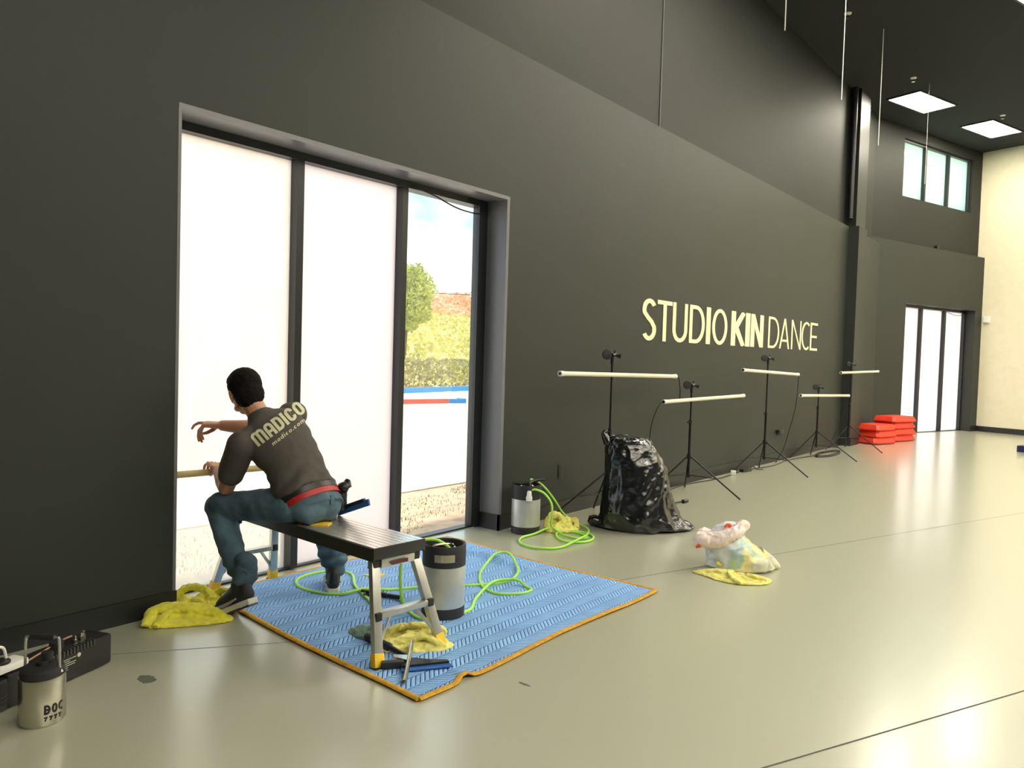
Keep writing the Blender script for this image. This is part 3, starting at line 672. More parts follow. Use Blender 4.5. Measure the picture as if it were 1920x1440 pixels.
heap('towel', [(-3.99, 2.09), (-3.84, 2.10), (-3.74, 2.14), (-3.64, 2.25), (-3.70, 2.36), (-3.86, 2.30), (-4.0, 2.22)], .075, m_yellowcloth, 'crumpled yellow towel piled on the window sill beside the shoe', 9,
     [([(-3.96, 2.10, .03), (-3.93, 2.17, .09), (-3.84, 2.22, .09), (-3.74, 2.22, .05)], .024, .8), ([(-3.72, 2.17, .02), (-3.80, 2.16, .05), (-3.86, 2.16, .03)], .02, .8), ([(-3.68, 2.32, .03), (-3.76, 2.30, .08), (-3.83, 2.26, .06)], .02, .8)])
heap('towel', [(-2.72, 2.44), (-2.62, 2.42), (-2.46, 2.56), (-2.43, 2.68), (-2.52, 2.72), (-2.68, 2.74), (-2.80, 2.66)], .045, m_limecloth, 'yellow towel bunched around the near leg of the work platform', 14,
     [([(-2.74, 2.60, .03), (-2.66, 2.62, .075), (-2.60, 2.72, .06), (-2.58, 2.78, .02)], .022, .7), ([(-2.64, 2.46, .03), (-2.55, 2.58, .06), (-2.46, 2.63, .03)], .024, .6), ([(-2.73, 2.48, .03), (-2.70, 2.56, .07), (-2.66, 2.66, .06)], .02, .8)], z0=.009)
heap('rag', [(-2.94, 2.46), (-2.80, 2.44), (-2.71, 2.50), (-2.74, 2.62), (-2.86, 2.60), (-2.95, 2.54)], .03, m_greycloth, 'grey green rag beside the yellow towel under the platform leg', 22, [([(-2.92, 2.50, .02), (-2.83, 2.54, .04), (-2.75, 2.52, .02)], .02, .5)], z0=.009, group=None, cat='rag')
heap('towel', [(-3.55, 4.97), (-3.47, 5.0), (-3.40, 5.10), (-3.42, 5.24), (-3.50, 5.33), (-3.60, 5.26), (-3.63, 5.1), (-3.60, 5.0)], .10, m_limecloth, 'rumpled pale yellow towel under the hose beside the far keg', 31, [([(-3.58, 5.0, .03), (-3.56, 5.04, .12), (-3.53, 5.10, .12), (-3.49, 5.15, .03)], .03, .9), ([(-3.52, 5.2, .03), (-3.47, 5.25, .08), (-3.43, 5.22, .02)], .024, .8)])
heap('towel', [(-2.19, 4.74), (-2.08, 4.70), (-1.97, 4.66), (-1.83, 4.68), (-1.71, 4.80), (-1.74, 4.92), (-1.88, 4.90), (-2.05, 4.86)], .03, m_limecloth, 'pale yellow towel spilling out in front of the white plastic bag', 40,
     [([(-1.96, 4.86, .02), (-1.95, 4.78, .045), (-1.90, 4.70, .03), (-1.84, 4.68, .01)], .018, .6), ([(-2.15, 4.76, .01), (-2.02, 4.78, .035), (-1.96, 4.80, .03)], .03, .4), ([(-1.92, 4.84, .02), (-1.82, 4.80, .04), (-1.73, 4.84, .02)], .018, .6)])

# ------------------------------------------------------------------ black refuse bag
def bag_mesh(rings, crumple, seg=96, per=12):
    """rings: (centre x,y,z, half width, half depth); width runs across the view, depth away from it"""
    U = Vector((.782, .622, 0)); V = Vector((-.622, .782, 0)); b = MB(); R = []
    C = [Vector(r[0]) for r in rings]; A = [r[1] for r in rings]; D = [r[2] for r in rings]
    C2, A2 = catmull(C, A, per); _, D2 = catmull(C, D, per)
    for c, a, d in zip(C2, A2, D2):
        ring = []
        for k in range(seg):
            t = 2 * PI * k / seg; ring.append(b.bm.verts.new(c + U * a * math.cos(t) + V * d * math.sin(t)))
        R.append(ring)
    for P, Q in zip(R, R[1:]):
        for k in range(seg): b.bm.faces.new((P[k], P[(k + 1) % seg], Q[(k + 1) % seg], Q[k]))
    b.bm.faces.new(R[0][::-1]); b.bm.faces.new(R[-1])
    bmesh.ops.recalc_face_normals(b.bm, faces=b.bm.faces); b.bm.normal_update()
    off = [(v, crumple(v.co.copy(), v.normal.copy())) for v in b.bm.verts]
    for v, o_ in off: v.co += o_; v.co.z = max(v.co.z, .002)
    return b
def crum2(a, b_): return lambda p, n_: a(p, n_) + b_(p, n_)
def crum(amp, s, seed):
    def f(p, n_):
        q = Vector((p.x, p.y, p.z * .62)) + Vector((seed, seed * 2, 0)); w = Vector((noise.noise(q * 3), noise.noise(q * 3 + Vector((9, 0, 0))), noise.noise(q * 3 + Vector((0, 9, 0))))) * .12
        d, _ = noise.voronoi((q + w) * s); e, _ = noise.voronoi((q + w) * s * 2.3)
        r = -(d[1] - d[0]) * .9 + .35 * (e[1] - e[0]) + .8 * noise.noise(q * 5)
        return n_ * amp * r
    return f
m_bag = mat('black_polythene', (.006, .007, .009), .2, spec=1.0, bump=.22, bscale=22)
bc = Vector((-3.10, 5.69, 0)); U = Vector((.782, .622, 0)); V = Vector((-.622, .782, 0))
def bp(u, z, v=0): return bc + U * u + V * v + Vector((0, 0, z))
bb = bag_mesh([(bp(.02, .004), .36, .20), (bp(.02, .02), .41, .24), (bp(-.005, .08), .355, .25), (bp(-.03, .20), .31, .24), (bp(-.055, .36), .28, .22), (bp(-.075, .50), .255, .19), (bp(-.105, .62), .235, .16), (bp(-.13, .70), .215, .13), (bp(-.15, .755), .185, .09), (bp(-.155, .775), .14, .04)], crum2(crum(.042, 4.6, 3), crum(.008, 12, 8)), 140, 20)
# a gathered tail of polythene spreading to the right on the floor
bb.tube([bp(.28, .05), bp(.38, .035), bp(.44, .014)], [.09, .06, .012], 16, 5, flat=.5)
bb.tube([bp(-.36, .04), bp(-.41, .05), bp(-.40, .01)], [.05, .045, .02], 14, 4)
bb.tube([bp(-.30, .70), bp(-.335, .775), bp(-.31, .80)], [.04, .025, .008], 12, 4)
tag(bb.build('refuse_bag', m_bag), 'large crumpled black plastic refuse bag slumped against the wall', 'bag')

# ------------------------------------------------------------------ white see-through bag
wb = empty('plastic_bag', (-2.0, 5.0, 0)); tag(wb, 'half full translucent white plastic bag with red drawstring on the floor', 'bag')
wc = Vector((-2.02, 5.05, 0)); O4 = Vector((-2.0, 5.0, 0))
def wpn(u, z, v=0): return wc + U * u + V * v + Vector((0, 0, z)) - O4
m_poly = glassy('milky_polythene', .36, (.93, .93, .95), gloss=.10, rough=.25)
tn = m_poly.node_tree; df = N(tn, 'ShaderNodeBsdfDiffuse'); df.inputs[0].default_value = (.80, .80, .84, 1)
tlm = [n for n in tn.nodes if n.type == 'MIX_SHADER'][0]; tn.links.new(df.outputs[0], tlm.inputs[2])
# the plastic is printed by what presses against it: blue, green and yellow cloths
tq = N(tn, 'ShaderNodeTexCoord'); dv = N(tn, 'ShaderNodeVectorMath', operation='DOT_PRODUCT'); dv.inputs[1].default_value = (.70, .56, -.35)
nq = N(tn, 'ShaderNodeTexNoise'); nq.inputs['Scale'].default_value = 9; nq.inputs['Detail'].default_value = 2; nq.inputs['Distortion'].default_value = .6
ad_ = N(tn, 'ShaderNodeMath', operation='MULTIPLY_ADD'); ad_.inputs[1].default_value = .55; rq = N(tn, 'ShaderNodeMapRange'); rq.inputs['From Min'].default_value = .0; rq.inputs['From Max'].default_value = .50
cr = N(tn, 'ShaderNodeValToRGB')
stops = [(0, (.78, .84, .98)), (.25, (.72, .80, .95)), (.36, (.42, .58, .68)), (.46, (.30, .62, .55)), (.54, (.40, .70, .22)), (.60, (.92, .76, .14)), (.74, (.88, .70, .10)), (.82, (.42, .48, .42)), (.92, (.80, .78, .40)), (1, (.88, .86, .62))]
while len(cr.color_ramp.elements) < len(stops): cr.color_ramp.elements.new(.5)
for e_, (ps, cl) in zip(cr.color_ramp.elements, stops): e_.position = ps; e_.color = (*[.70 * c_ + .27 for c_ in cl], 1)
tn.links.new(tq.outputs['Object'], dv.inputs[0]); tn.links.new(tq.outputs['Object'], nq.inputs['Vector']); tn.links.new(nq.outputs['Fac'], ad_.inputs[0]); tn.links.new(dv.outputs['Value'], ad_.inputs[2])
tn.links.new(ad_.outputs[0], rq.inputs['Value']); tn.links.new(rq.outputs[0], cr.inputs[0]); tn.links.new(cr.outputs[0], df.inputs[0]); tlm.inputs[0].default_value = .72
bag = bag_mesh([(wpn(.03, .003), .20, .13), (wpn(.03, .02), .235, .16), (wpn(.01, .08), .215, .15), (wpn(-.03, .14), .185, .13), (wpn(-.06, .19), .155, .11), (wpn(-.075, .235), .125, .09), (wpn(-.06, .285), .09, .06), (wpn(-.04, .315), .05, .03)], crum(.016, 11, 5), 72, 8)
bag.tube([wpn(.15, .07), wpn(.23, .045), wpn(.30, .012)], [.09, .055, .01], 16, 5, flat=.9)
bag.build('bag_skin', m_poly, wb)
m_pink = glassy('pinkish_polythene', .45, (1, .86, .84), gloss=.08, rough=.3)
tn = m_pink.node_tree; df = N(tn, 'ShaderNodeBsdfDiffuse'); df.inputs[0].default_value = (1, .84, .79, 1)
tlm = [n for n in tn.nodes if n.type == 'MIX_SHADER'][0]; tn.links.new(df.outputs[0], tlm.inputs[2]); tlm.inputs[0].default_value = .8
b = MB(); b.tube([wpn(-.27, .155, -.02), wpn(-.265, .20, -.03), wpn(-.21, .20, -.06), wpn(-.12, .22, -.085), wpn(-.03, .26, -.08), wpn(.03, .30, -.03), wpn(.055, .285, .03)], [.026, .042, .046, .040, .038, .03, .015], 16, 6, flat=1.15)
b.tube([wpn(-.265, .18, .0), wpn(-.22, .225, .04), wpn(-.14, .215, .07), wpn(-.05, .22, .08), wpn(.03, .27, .05)], [.03, .035, .028, .026, .03], 14, 5)
me = remeshed(b, .006, 2, lambda co, nn: .014 * noise.noise(co * 13) + .005 * ridge(co, 30)); o = link('rolled_rim', me, m_pink, wb)
b = MB(); b.tube([wpn(-.285, .15, -.06), wpn(-.275, .165, -.075), wpn(-.265, .155, -.06)], .011, 8, 4); b.build('drawstring', mat('red_drawstring', (.85, .12, .05), .5), wb); b = MB(); b.tube([wpn(-.10, .285, -.05), wpn(-.08, .305, -.05), wpn(-.06, .30, -.05), wpn(-.075, .285, -.05)], .010, 8, 4)
b.build('drawstring', mat('red_drawstring', (.85, .12, .05), .5), wb)
for nm, cc, rr, colr in [('blue_rag', (-.03, .12, -.06), (.10, .07, .07), (.10, .30, .50)), ('white_rag', (-.14, .10, -.03), (.09, .07, .09), (.75, .82, .95)), ('yellow_rag', (.12, .08, -.03), (.09, .08, .075), (.85, .66, .03)), ('green_rag', (.02, .045, -.10), (.09, .04, .04), (.30, .62, .05)), ('gold_rag', (-.10, .04, -.09), (.09, .04, .035), (.85, .72, .06)), ('grey_rag', (.17, .06, -.04), (.06, .06, .05), (.28, .34, .32))]:
    b = MB(); b.ell(wpn(*cc), tuple(x * .68 for x in rr), Euler((0, .3, .67)).to_matrix(), 3)
    for v in b.bm.verts: v.co += v.co.normalized() * 0 + Vector((noise.noise(v.co * 20), noise.noise(v.co * 20 + Vector((5, 5, 5))), noise.noise(v.co * 25))) * .015
    for v in b.bm.verts: v.co.z = max(.006, v.co.z)
    b.build(nm, mat('bagged_' + nm, colr, .9, var=.15, vscale=20), wb)

# ------------------------------------------------------------------ tools on the blanket
def loc(name, p, rz, label, cat): o = empty(name, p, rz); return tag(o, label, cat)
def dirz(a, b): return math.atan2(b[1] - a[1], b[0] - a[0])
# long black-handled tool under the platform
A = (-2.80, 2.46); B = (-2.40, 2.41)
r = loc('squeegee_handle', (A[0], A[1], .012), dirz(A, B), 'black padded tool handle lying under the near platform leg', 'tool handle')
MB().tube([(0, 0, .02), (.02, 0, .021), (.19, 0, .02), (.2, 0, .02)], [.014, .0195, .0195, .013], 16).build('foam_grip', m_rubber, r); MB().tube([(.20, 0, .02), (.33, 0, .018)], [.013, .010], 12).build('shaft', m_black, r)
# chrome T handle
A = (-2.30, 2.235); B = (-2.53, 2.50)
r = loc('window_squeegee', (A[0], A[1], .012), dirz(A, B), 'chrome handled squeegee lying across a black holder at the blanket corner', 'squeegee'); l = math.dist(A, B)
MB().tube([(0, 0, .012), (.02, 0, .013), (l * .55, 0, .03), (l, 0, .05)], [.009, .0105, .010, .009], 12, 4).build('chrome_handle', m_steel, r)
MB().prism([(l * .50, -.01), (l * .62, .07), (l * .70, .075), (l * .68, -.01)], .024, .032).build('bracket', m_steel, r)
A = (-2.42, 2.315); B = (-2.30, 2.50)
r = loc('rubber_squeegee', ((A[0] + B[0]) / 2, (A[1] + B[1]) / 2, .012), dirz(A, B), 'black squeegee with a wide blue rubber blade near the blanket corner', 'squeegee')
MB().prism([(-.10, 0), (.115, 0), (.11, .02), (.03, .045), (-.02, .075), (-.07, .08), (-.10, .05)], .008, .022).build('holder', m_black, r, smooth=False)
MB().prism([(-.105, -.035), (.125, -.035), (.115, .008), (-.10, .008)], .008, .013).build('blue_blade', m_blue, r, smooth=False)
A = (-2.46, 2.315); B = (-2.50, 2.48)
tag(MB().box((-2.54, 2.325, .012), (-2.44, 2.36, .045), Matrix.Translation((-2.45, 2.36, 0)) @ Matrix.Rotation(.9, 4, 'Z') @ Matrix.Translation((2.45, -2.36, 0)), bev=.008).build('black_clamp', m_rubber), 'short black rubber block against the yellow foot of the platform', 'block')
tag(MB().prism([(-3.62, 3.15), (-3.53, 3.17), (-3.53, 3.25), (-3.60, 3.25)], .016, .021).build('yellow_card', m_yel, smooth=False), 'small yellow card scraper lying on the blue blanket', 'scraper')
tag(MB().box((-.05, -.032, 0), (.05, .032, .007), Matrix.Translation((-3.165, 2.46, H)) @ Matrix.Rotation(.55, 4, 'Z'), bev=.003).build('yellow_card', m_yel), 'small yellow card scraper lying on the platform behind the man', 'scraper')

# ------------------------------------------------------------------ light stands
def stand(y, ztop, ztube, legs, tube, label, knob=1):
    X = -3.59; r = empty('light_stand', (X, y, 0)); tag(r, label, 'light stand', 'tripod stands along the wall')
    MB().tube([(0, 0, .16), (0, 0, .75)], .015, 12).build('lower_pole', m_blackm, r); MB().tube([(0, 0, .74), (0, 0, ztop)], .010, 12).build('upper_pole', m_blackm, r)
    b = MB(); b.tube([(0, 0, .36), (0, 0, .41)], .026, 12); b.build('leg_collar', m_black, r); MB().tube([(0, 0, .17), (0, 0, .20)], .022, 12).build('brace_collar', m_black, r)
    b = MB(); b.tube([(0, 0, .73), (0, 0, .77)], .02, 12); b.tube([(0, 0, .75), (0, -.045, .75)], .007, 8); b.lathe([(.016, -.005), (.016, .005)], (0, -.05, .75), 12); b.build('height_clamp', m_black, r)
    for a, rad in legs:
        a = math.radians(a); d = Vector((math.cos(a), math.sin(a), 0))
        MB().tube([d * .02 + Vector((0, 0, .385)), d * rad + Vector((0, 0, .008))], .009, 8).build('leg', m_blackm, r)
        MB().tube([d * .015 + Vector((0, 0, .185)), d * rad * .52 + Vector((0, 0, .385 - .385 * .52))], .005, 8).build('brace', m_blackm, r)
    b = MB(); b.tube([(0, 0, ztop - .02), (0, 0, ztop + .05)], .016, 12); b.tube([(.0, -.01, ztop + .05), (.0, .045, ztop + .06)], .022, 12); b.build('clamp_head', m_black, r)
    k = MB(); k.lathe([(.004, -.012), (.042, -.010), (.046, 0), (.042, .010), (.004, .012)], (0, 0, 0), 20, Matrix.Translation((-.035, -.035, ztop + .06)) @ Matrix.Rotation(-.75, 4, 'Z') @ Matrix.Rotation(PI / 2 - .1, 4, 'Y')); k.build('disc_knob', m_black, r)
    k = MB(); k.tube([(.02, .03, ztop + .055), (.05, .055, ztop + .05)], [.012, .024], 10); k.tube([(0, .03, ztop + .06), (0, .04, ztop + .10)], .008, 8); k.build('wing_knob', m_black, r)
    # the lamp tube lies across the stand in front of the pole
    y0, y1, z0, z1, dx = tube
    t = empty('tube_lamp', (X + .035, (y0 + y1) / 2, (z0 + z1) / 2)); A = Vector((0, y0 - (y0 + y1) / 2, (z0 - z1) / 2)); B = -A
    A = A + Vector((dx, 0, 0)); B = B - Vector((dx, 0, 0))
    MB().tube([A, B], .0195, 18).build('tube', m_tube, t)
    d = (B - A).normalized()
    for P, s_ in ((A, 1), (B, -1)):
        MB().tube([P - d * s_ * .018, P + d * s_ * .03], .0225, 18).build('end_cap', m_white, t); MB().tube([P - d * s_ * .021, P - d * s_ * .0175], .014, 14).build('socket', m_black, t)
    return t
T = 'white tube lamp '
SD = [(5.95, 1.37, 1.255, [(250, .64), (45, .50), (150, .26)], (5.08, 7.15, 1.265, 1.235, .02), 'black tripod stand behind the refuse bag', T + 'held level above the refuse bag'),
      (7.58, 1.08, 0.995, [(-3, .59), (237, .47), (122, .30)], (6.90, 8.90, .985, 1.0, .0), 'black tripod stand just right of the refuse bag', T + 'held low just right of the refuse bag'),
      (9.77, 1.40, 1.285, [(-8, .59), (237, .47), (122, .30)], (8.88, 10.82, 1.305, 1.25, .0), 'black tripod stand in the middle of the row', T + 'held high in the middle of the row'),
      (11.90, 1.00, .945, [(-5, .60), (237, .47), (122, .30)], (11.0, 13.36, .955, .90, .0), 'black tripod stand beside the coiled cable', T + 'held low fourth along the wall'),
      (13.60, 1.36, 1.295, [(-20, .62), (225, .34), (115, .26)], (12.9, 15.2, 1.275, 1.30, .0), 'black tripod stand next to the pillar and red blocks', T + 'held high beside the pillar')]
for a in SD: tag(stand(*a[:6]), a[6], 'lamp', 'tube lamps on the tripod stands')
X = -3.57
wire('lamp_cord', [(X, 7.17, 1.235), (X, 7.23, 1.22), (X, 7.27, 1.10), (X, 7.27, 1.02), (X + .01, 7.26, .97)], .006, 'short black cord hanging from the right end of the tallest near lamp')
wire('lamp_cord', [(X, 6.88, .98), (X - .02, 6.84, .93), (X - .05, 6.80, .80), (X - .06, 6.77, .65), (X - .06, 6.77, .50)], .005, 'thin cord dangling from the left end of the second lamp')
wire('lamp_cord', [(X, 10.84, 1.25), (X, 10.90, 1.18), (X - .01, 10.86, .8), (X - .1, 10.9, .45), (X - .15, 10.85, .2), (X - .2, 10.7, .01)], .006, 'black cord hanging from the right end of the middle lamp to the floor')
wire('lamp_cord', [(X, 13.38, .90), (X - .03, 13.42, .75), (X - .08, 13.3, .45), (X - .15, 13.2, .2), (X - .2, 13.0, .01)], .006, 'black cord hanging from the fourth lamp beside the pillar')
wire('floor_cable', [(-3.80, 6.3, .006), (-3.72, 7.1, .006), (-3.82, 7.9, .006), (-3.74, 8.8, .006), (-3.80, 9.6, .006), (-3.70, 10.4, .006), (-3.76, 11.2, .006), (-3.66, 12.2, .006)], .007, 'long black cable running along the foot of the charcoal wall')
b = MB(); rr = random.Random(3)
for k in range(5):
    pts = [(-3.58 + (.10 + .03 * rr.random()) * math.cos(a) + .02 * rr.random(), 12.45 + (.40 + .15 * rr.random()) * math.sin(a), .007 + .006 * k) for a in [2 * PI * q / 12 + k for q in range(13)]]
    b.tube(pts, .006, 6, 4)
tag(b.build('cable_coil', m_black), 'loose coil of black cable on the floor between the last two stands', 'cable')
tag(MB().tube([(-3.45, 6.62, .006), (-3.40, 6.72, .008), (-3.38, 6.85, .012), (-3.345, 6.97, .018)], .006, 6, 5).tube([(-3.345, 6.96, .018), (-3.33, 7.03, .018)], [.02, .016], 10).build('cord_end', m_black), 'black plug end of a cord lying right of the refuse bag', 'cable')
for (x, y), lb in zip([(-3.74, 9.15), (-3.78, 10.0)], ['white plug adapter on the floor between second and third stands', 'small white plug on the floor just left of the middle stand']):
    r = empty('plug_adapter', (x, y, 0), .4); tag(r, lb, 'plug', 'white plugs on the floor')
    s_ = 1 if y < 9.5 else .55
    MB().box((-.03 * s_, -.035 * s_, 0), (.03 * s_, .035 * s_, .06 * s_), bev=.006 * s_).build('plug_body', m_white, r); MB().tube([(0, .03 * s_, .03 * s_), (0, .07 * s_, .025 * s_)], .01 * s_, 8).build('strain_relief', m_black, r)
r = loc('power_brick', (-3.76, 9.60, 0), 1.4, 'black power brick with cord on the floor behind the white plugs', 'power brick')
MB().box((-.10, -.03, 0), (.10, .03, .035), bev=.008).build('brick_body', m_black, r); MB().tube([(.10, 0, .02), (.2, .02, .05), (.28, 0, .008), (.36, -.03, .006)], .006, 6, 4).build('cord', m_black, r)
r = loc('wall_plug', (WX + .001, 11.05, .42), 0, 'black plug and cord junction on the wall behind the middle cord', 'plug')
MB().box((0, -.10, -.03), (.05, .10, .03), bev=.01).build('plug_body', m_black, r); MB().tube([(.03, -.1, 0), (.05, -.18, -.06), (.04, -.26, -.05)], .006, 6, 4).build('cord', m_black, r)

# ------------------------------------------------------------------ red step blocks
def block(c, rz, w, d, h, label, grp):
    r = empty('step_block', c, rz); tag(r, label, 'step block', grp)
    b = MB(); bv = min(w, d) * .22
    def octo(sx, sy, cut): return [(-sx + cut, -sy), (sx - cut, -sy), (sx, -sy + cut), (sx, sy - cut), (sx - cut, sy), (-sx + cut, sy), (-sx, sy - cut), (-sx, -sy + cut)]
    rings = []
    for f, z in ((.90, 0.002), (1.0, .022), (1.0, .034), (.86, h - .004), (.84, h)):
        rings.append([b.bm.verts.new((x, y, z)) for x, y in octo(w / 2 * (1 - (1 - f) * .8), d / 2 * f, .045)])
    for A, B in zip(rings, rings[1:]):
        for k in range(8): b.bm.faces.new((A[k], A[(k + 1) % 8], B[(k + 1) % 8], B[k]))
    b.bm.faces.new(rings[0][::-1]); b.bm.faces.new(rings[-1]); b.build('block_shell', m_red, r, smooth=False)
    for s_ in (-1, 1): MB().box((s_ * w * .25 - .05, -d * .3, h), (s_ * w * .25 + .05, d * .3, h + .003)).build('grip_pad', m_red, r, smooth=False)
g1, g2 = 'red blocks in the front stack', 'red blocks in the back stack'
az = math.atan2(d2.y, d2.x)
for k, lb in enumerate(['bottom red step block of the front stack beside the pillar', 'middle red step block of the front stack beside the pillar', 'top red step block of the front stack beside the pillar']):
    block((-3.50 + .01 * (k % 2), 15.05 + .03 * (k == 1), .005 + k * .118), az + .06 * (k - 1), .62, .42, .112, lb, g1)
for k, lb in enumerate(['bottom red step block of the back stack near the far window', 'second red step block up in the back stack near the far window', 'third red step block up in the back stack near the far window', 'topmost red step block of the back stack near the far window']):
    block((-3.40 + .01 * (k % 2), 15.98 - .02 * k, .005 + k * .118), az - .03 * (k % 2), .74, .46, .112, lb, g2)
tag(MB().box((-.3, -.12, 0), (.45, .12, .11), Matrix.Translation((-1.10, 15.80, 0)) @ Matrix.Rotation(-.2, 4, 'Z'), bev=.01).build('navy_box', mat('navy_vinyl', (.01, .012, .09), .5)), 'low navy blue block on the floor at the right edge', 'block')

# ------------------------------------------------------------------ the man on the platform
P = dict(pel=(-3.25, 2.47, .625), sp=(-3.35, 2.44, .79), ch=(-3.46, 2.405, .92), nb=(-3.545, 2.365, 1.015), Ls=(-3.50, 2.215, .905), Rs=(-3.558, 2.572, 1.040),
         Le=(-3.665, 2.235, .665), Lw=(-3.865, 2.305, .725), Re=(-3.775, 2.54, .945), Rw=(-3.865, 2.33, .968),
         Lh=(-3.30, 2.38, .605), Rh=(-3.28, 2.57, .605), Lk=(-3.735, 2.235, .555), Rk=(-3.62, 2.80, .52), La=(-3.525, 2.25, .175), Ra=(-3.53, 2.84, .10))
P = {k: Vector(v) for k, v in P.items()}
HC = Vector((-3.665, 2.335, 1.165))                      # middle of the skull
Fh = Vector((-.92, .24, -.26)).normalized(); Uh = Vector((-.30, -.10, .93)); Uh = (Uh - Uh.dot(Fh) * Fh).normalized(); Rh_ = Fh.cross(Uh)   # right of the face
HR = Matrix((Rh_, Fh, Uh)).transposed()
def hp_(r, f, u): return HC + Rh_ * r + Fh * f + Uh * u
def hand(b, wrist, d, palm, size, curls, spread=.10, thumb=1, thumbdir=None):
    """d: towards the fingers, palm: out of the palm, curls per finger (mcp, pip, dip) in radians; thumb=+1/-1 side"""
    d = d.normalized(); palm = (palm - palm.dot(d) * d).normalized(); side = palm.cross(d) * thumb   # towards the thumb
    s = size
    for k in range(4):
        off = (1.5 - k) / 1.5; kn = wrist + d * (.088 - .006 * abs(off - .3)) * s + side * off * .031 * s
        b.cap(wrist + side * off * .018 * s + d * .012 * s, kn, .0155 * s, .0115 * s, 12)
        L_ = [(.043, .027, .021), (.048, .031, .022), (.044, .029, .022), (.034, .022, .019)][k]
        fd = (d + side * off * spread).normalized(); up = palm; ax_ = fd.cross(up).normalized(); p = kn
        for j in range(3):
            fd = Matrix.Rotation(curls[k][j], 3, ax_) @ fd
            q = p + fd * L_[j] * s; b.cap(p, q, (.0092, .0085, .0078)[j] * s * (.9 if k == 3 else 1), (.0085, .0078, .0068)[j] * s * (.9 if k == 3 else 1), 10); p = q
    tb = wrist + d * .025 * s + side * .024 * s; td = (thumbdir or (d * .7 + side * .75 + palm * .25)).normalized()
    b.cap(wrist + d * .012 * s + side * .012 * s, tb, .016 * s, .015 * s, 12)
    t1 = tb + td * .038 * s; t2 = t1 + (td * .8 + d * .5).normalized() * .032 * s; t3 = t2 + (td * .4 + d * .8).normalized() * .022 * s
    b.cap(tb, t1, .0145 * s, .0115 * s, 12); b.cap(t1, t2, .011 * s, .0095 * s, 10); b.cap(t2, t3, .0095 * s, .0075 * s, 10)
b = MB()
# head
b.ell(hp_(0, -.015, .025), (.074, .092, .085), HR); b.ell(hp_(0, .025, -.035), (.062, .066, .078), HR); b.ell(hp_(0, .055, -.092), (.034, .028, .022), HR)
b.ell(hp_(0, .088, -.02), (.013, .02, .024), HR); b.ell(hp_(0, .098, -.034), (.015, .013, .010), HR)                 # nose
for s_ in (-1, 1):
    b.ell(hp_(s_ * .079, -.01, -.012), (.010, .020, .031), HR); b.ell(hp_(s_ * .086, -.018, -.006), (.006, .017, .026), HR)   # ear
    b.ell(hp_(s_ * .038, .062, -.028), (.024, .02, .02), HR); b.ell(hp_(s_ * .030, .078, .016), (.024, .012, .008), HR); b.ell(hp_(s_ * .045, .02, -.075), (.022, .045, .022), HR)
b.ell(hp_(0, .083, -.062), (.024, .012, .006), HR); b.ell(hp_(0, .081, -.071), (.020, .011, .007), HR)                # lips
# neck and trunk
b.chain([hp_(0, -.035, -.05), P['nb'] + Vector((-.01, 0, .01)), P['ch']], [.058, .055, .075])
for q, a, c_ in (('ch', .14, .08), ('sp', .125, .085), ('pel', .135, .09)):
    b.ell(P[q], (c_, a, .13), sub=3)
b.cap(P['Ls'], P['Rs'], .045, .045)
# arms
b.chain([P['Ls'], P['Ls'].lerp(P['Le'], .5), P['Le'], P['Le'].lerp(P['Lw'], .3), P['Lw']], [.058, .053, .043, .043, .027])
b.chain([P['Rs'], P['Rs'].lerp(P['Re'], .5), P['Re'], P['Re'].lerp(P['Rw'], .3), P['Rw']], [.056, .050, .046, .046, .030])
hd = Vector((-.72, -.66, .06)); hand(b, P['Rw'] + hd.normalized() * .005, hd, Vector((.0, .12, -1)), 1.08, [(.10, .45, .55), (.95, .55, .3), (1.15, .5, .3), (1.25, .5, .3)], thumb=1, thumbdir=Vector((-.35, -.45, -.65)))
hl = Vector((-.90, .22, .30)); hand(b, P['Lw'] + hl.normalized() * .005, hl, Vector((-.2, -.1, -1)), .95, [(.75, .95, .7), (.8, 1.0, .7), (.85, 1.0, .7), (.9, 1.0, .7)], thumb=-1, thumbdir=Vector((-.4, .2, -.8)))
# legs inside the jeans
for a in 'LR': b.chain([P[a + 'h'], P[a + 'k'], P[a + 'k'].lerp(P[a + 'a'], .35), P[a + 'a']], [.075, .050, .046, .033])
body = link('person', remeshed(b, .0036, 3), m_skin)
tag(body, 'man in grey shirt and jeans sitting astride the platform reaching towards the window', 'person')
# hair
b = MB(); b.ell(hp_(0, -.02, .035), (.086, .101, .090), HR); b.ell(hp_(0, -.05, -.02), (.078, .070, .085), HR); b.ell(hp_(0, .035, .075), (.068, .062, .042), HR); b.ell(hp_(.02, .04, .095), (.045, .04, .025), HR)
b.ell(hp_(0, -.065, -.062), (.056, .036, .045), HR)
me = remeshed(b, .004, 3, lambda co, nn: .0035 * noise.noise(co * 45) + .002 * ridge(co, 110)); link('hair', me, m_hair, body)
# eyes
for s_ in (-1, 1): MB().ell(hp_(s_ * .030, .070, -.002), (.012, .012, .009), HR, 2).build('eye', m_white, body)
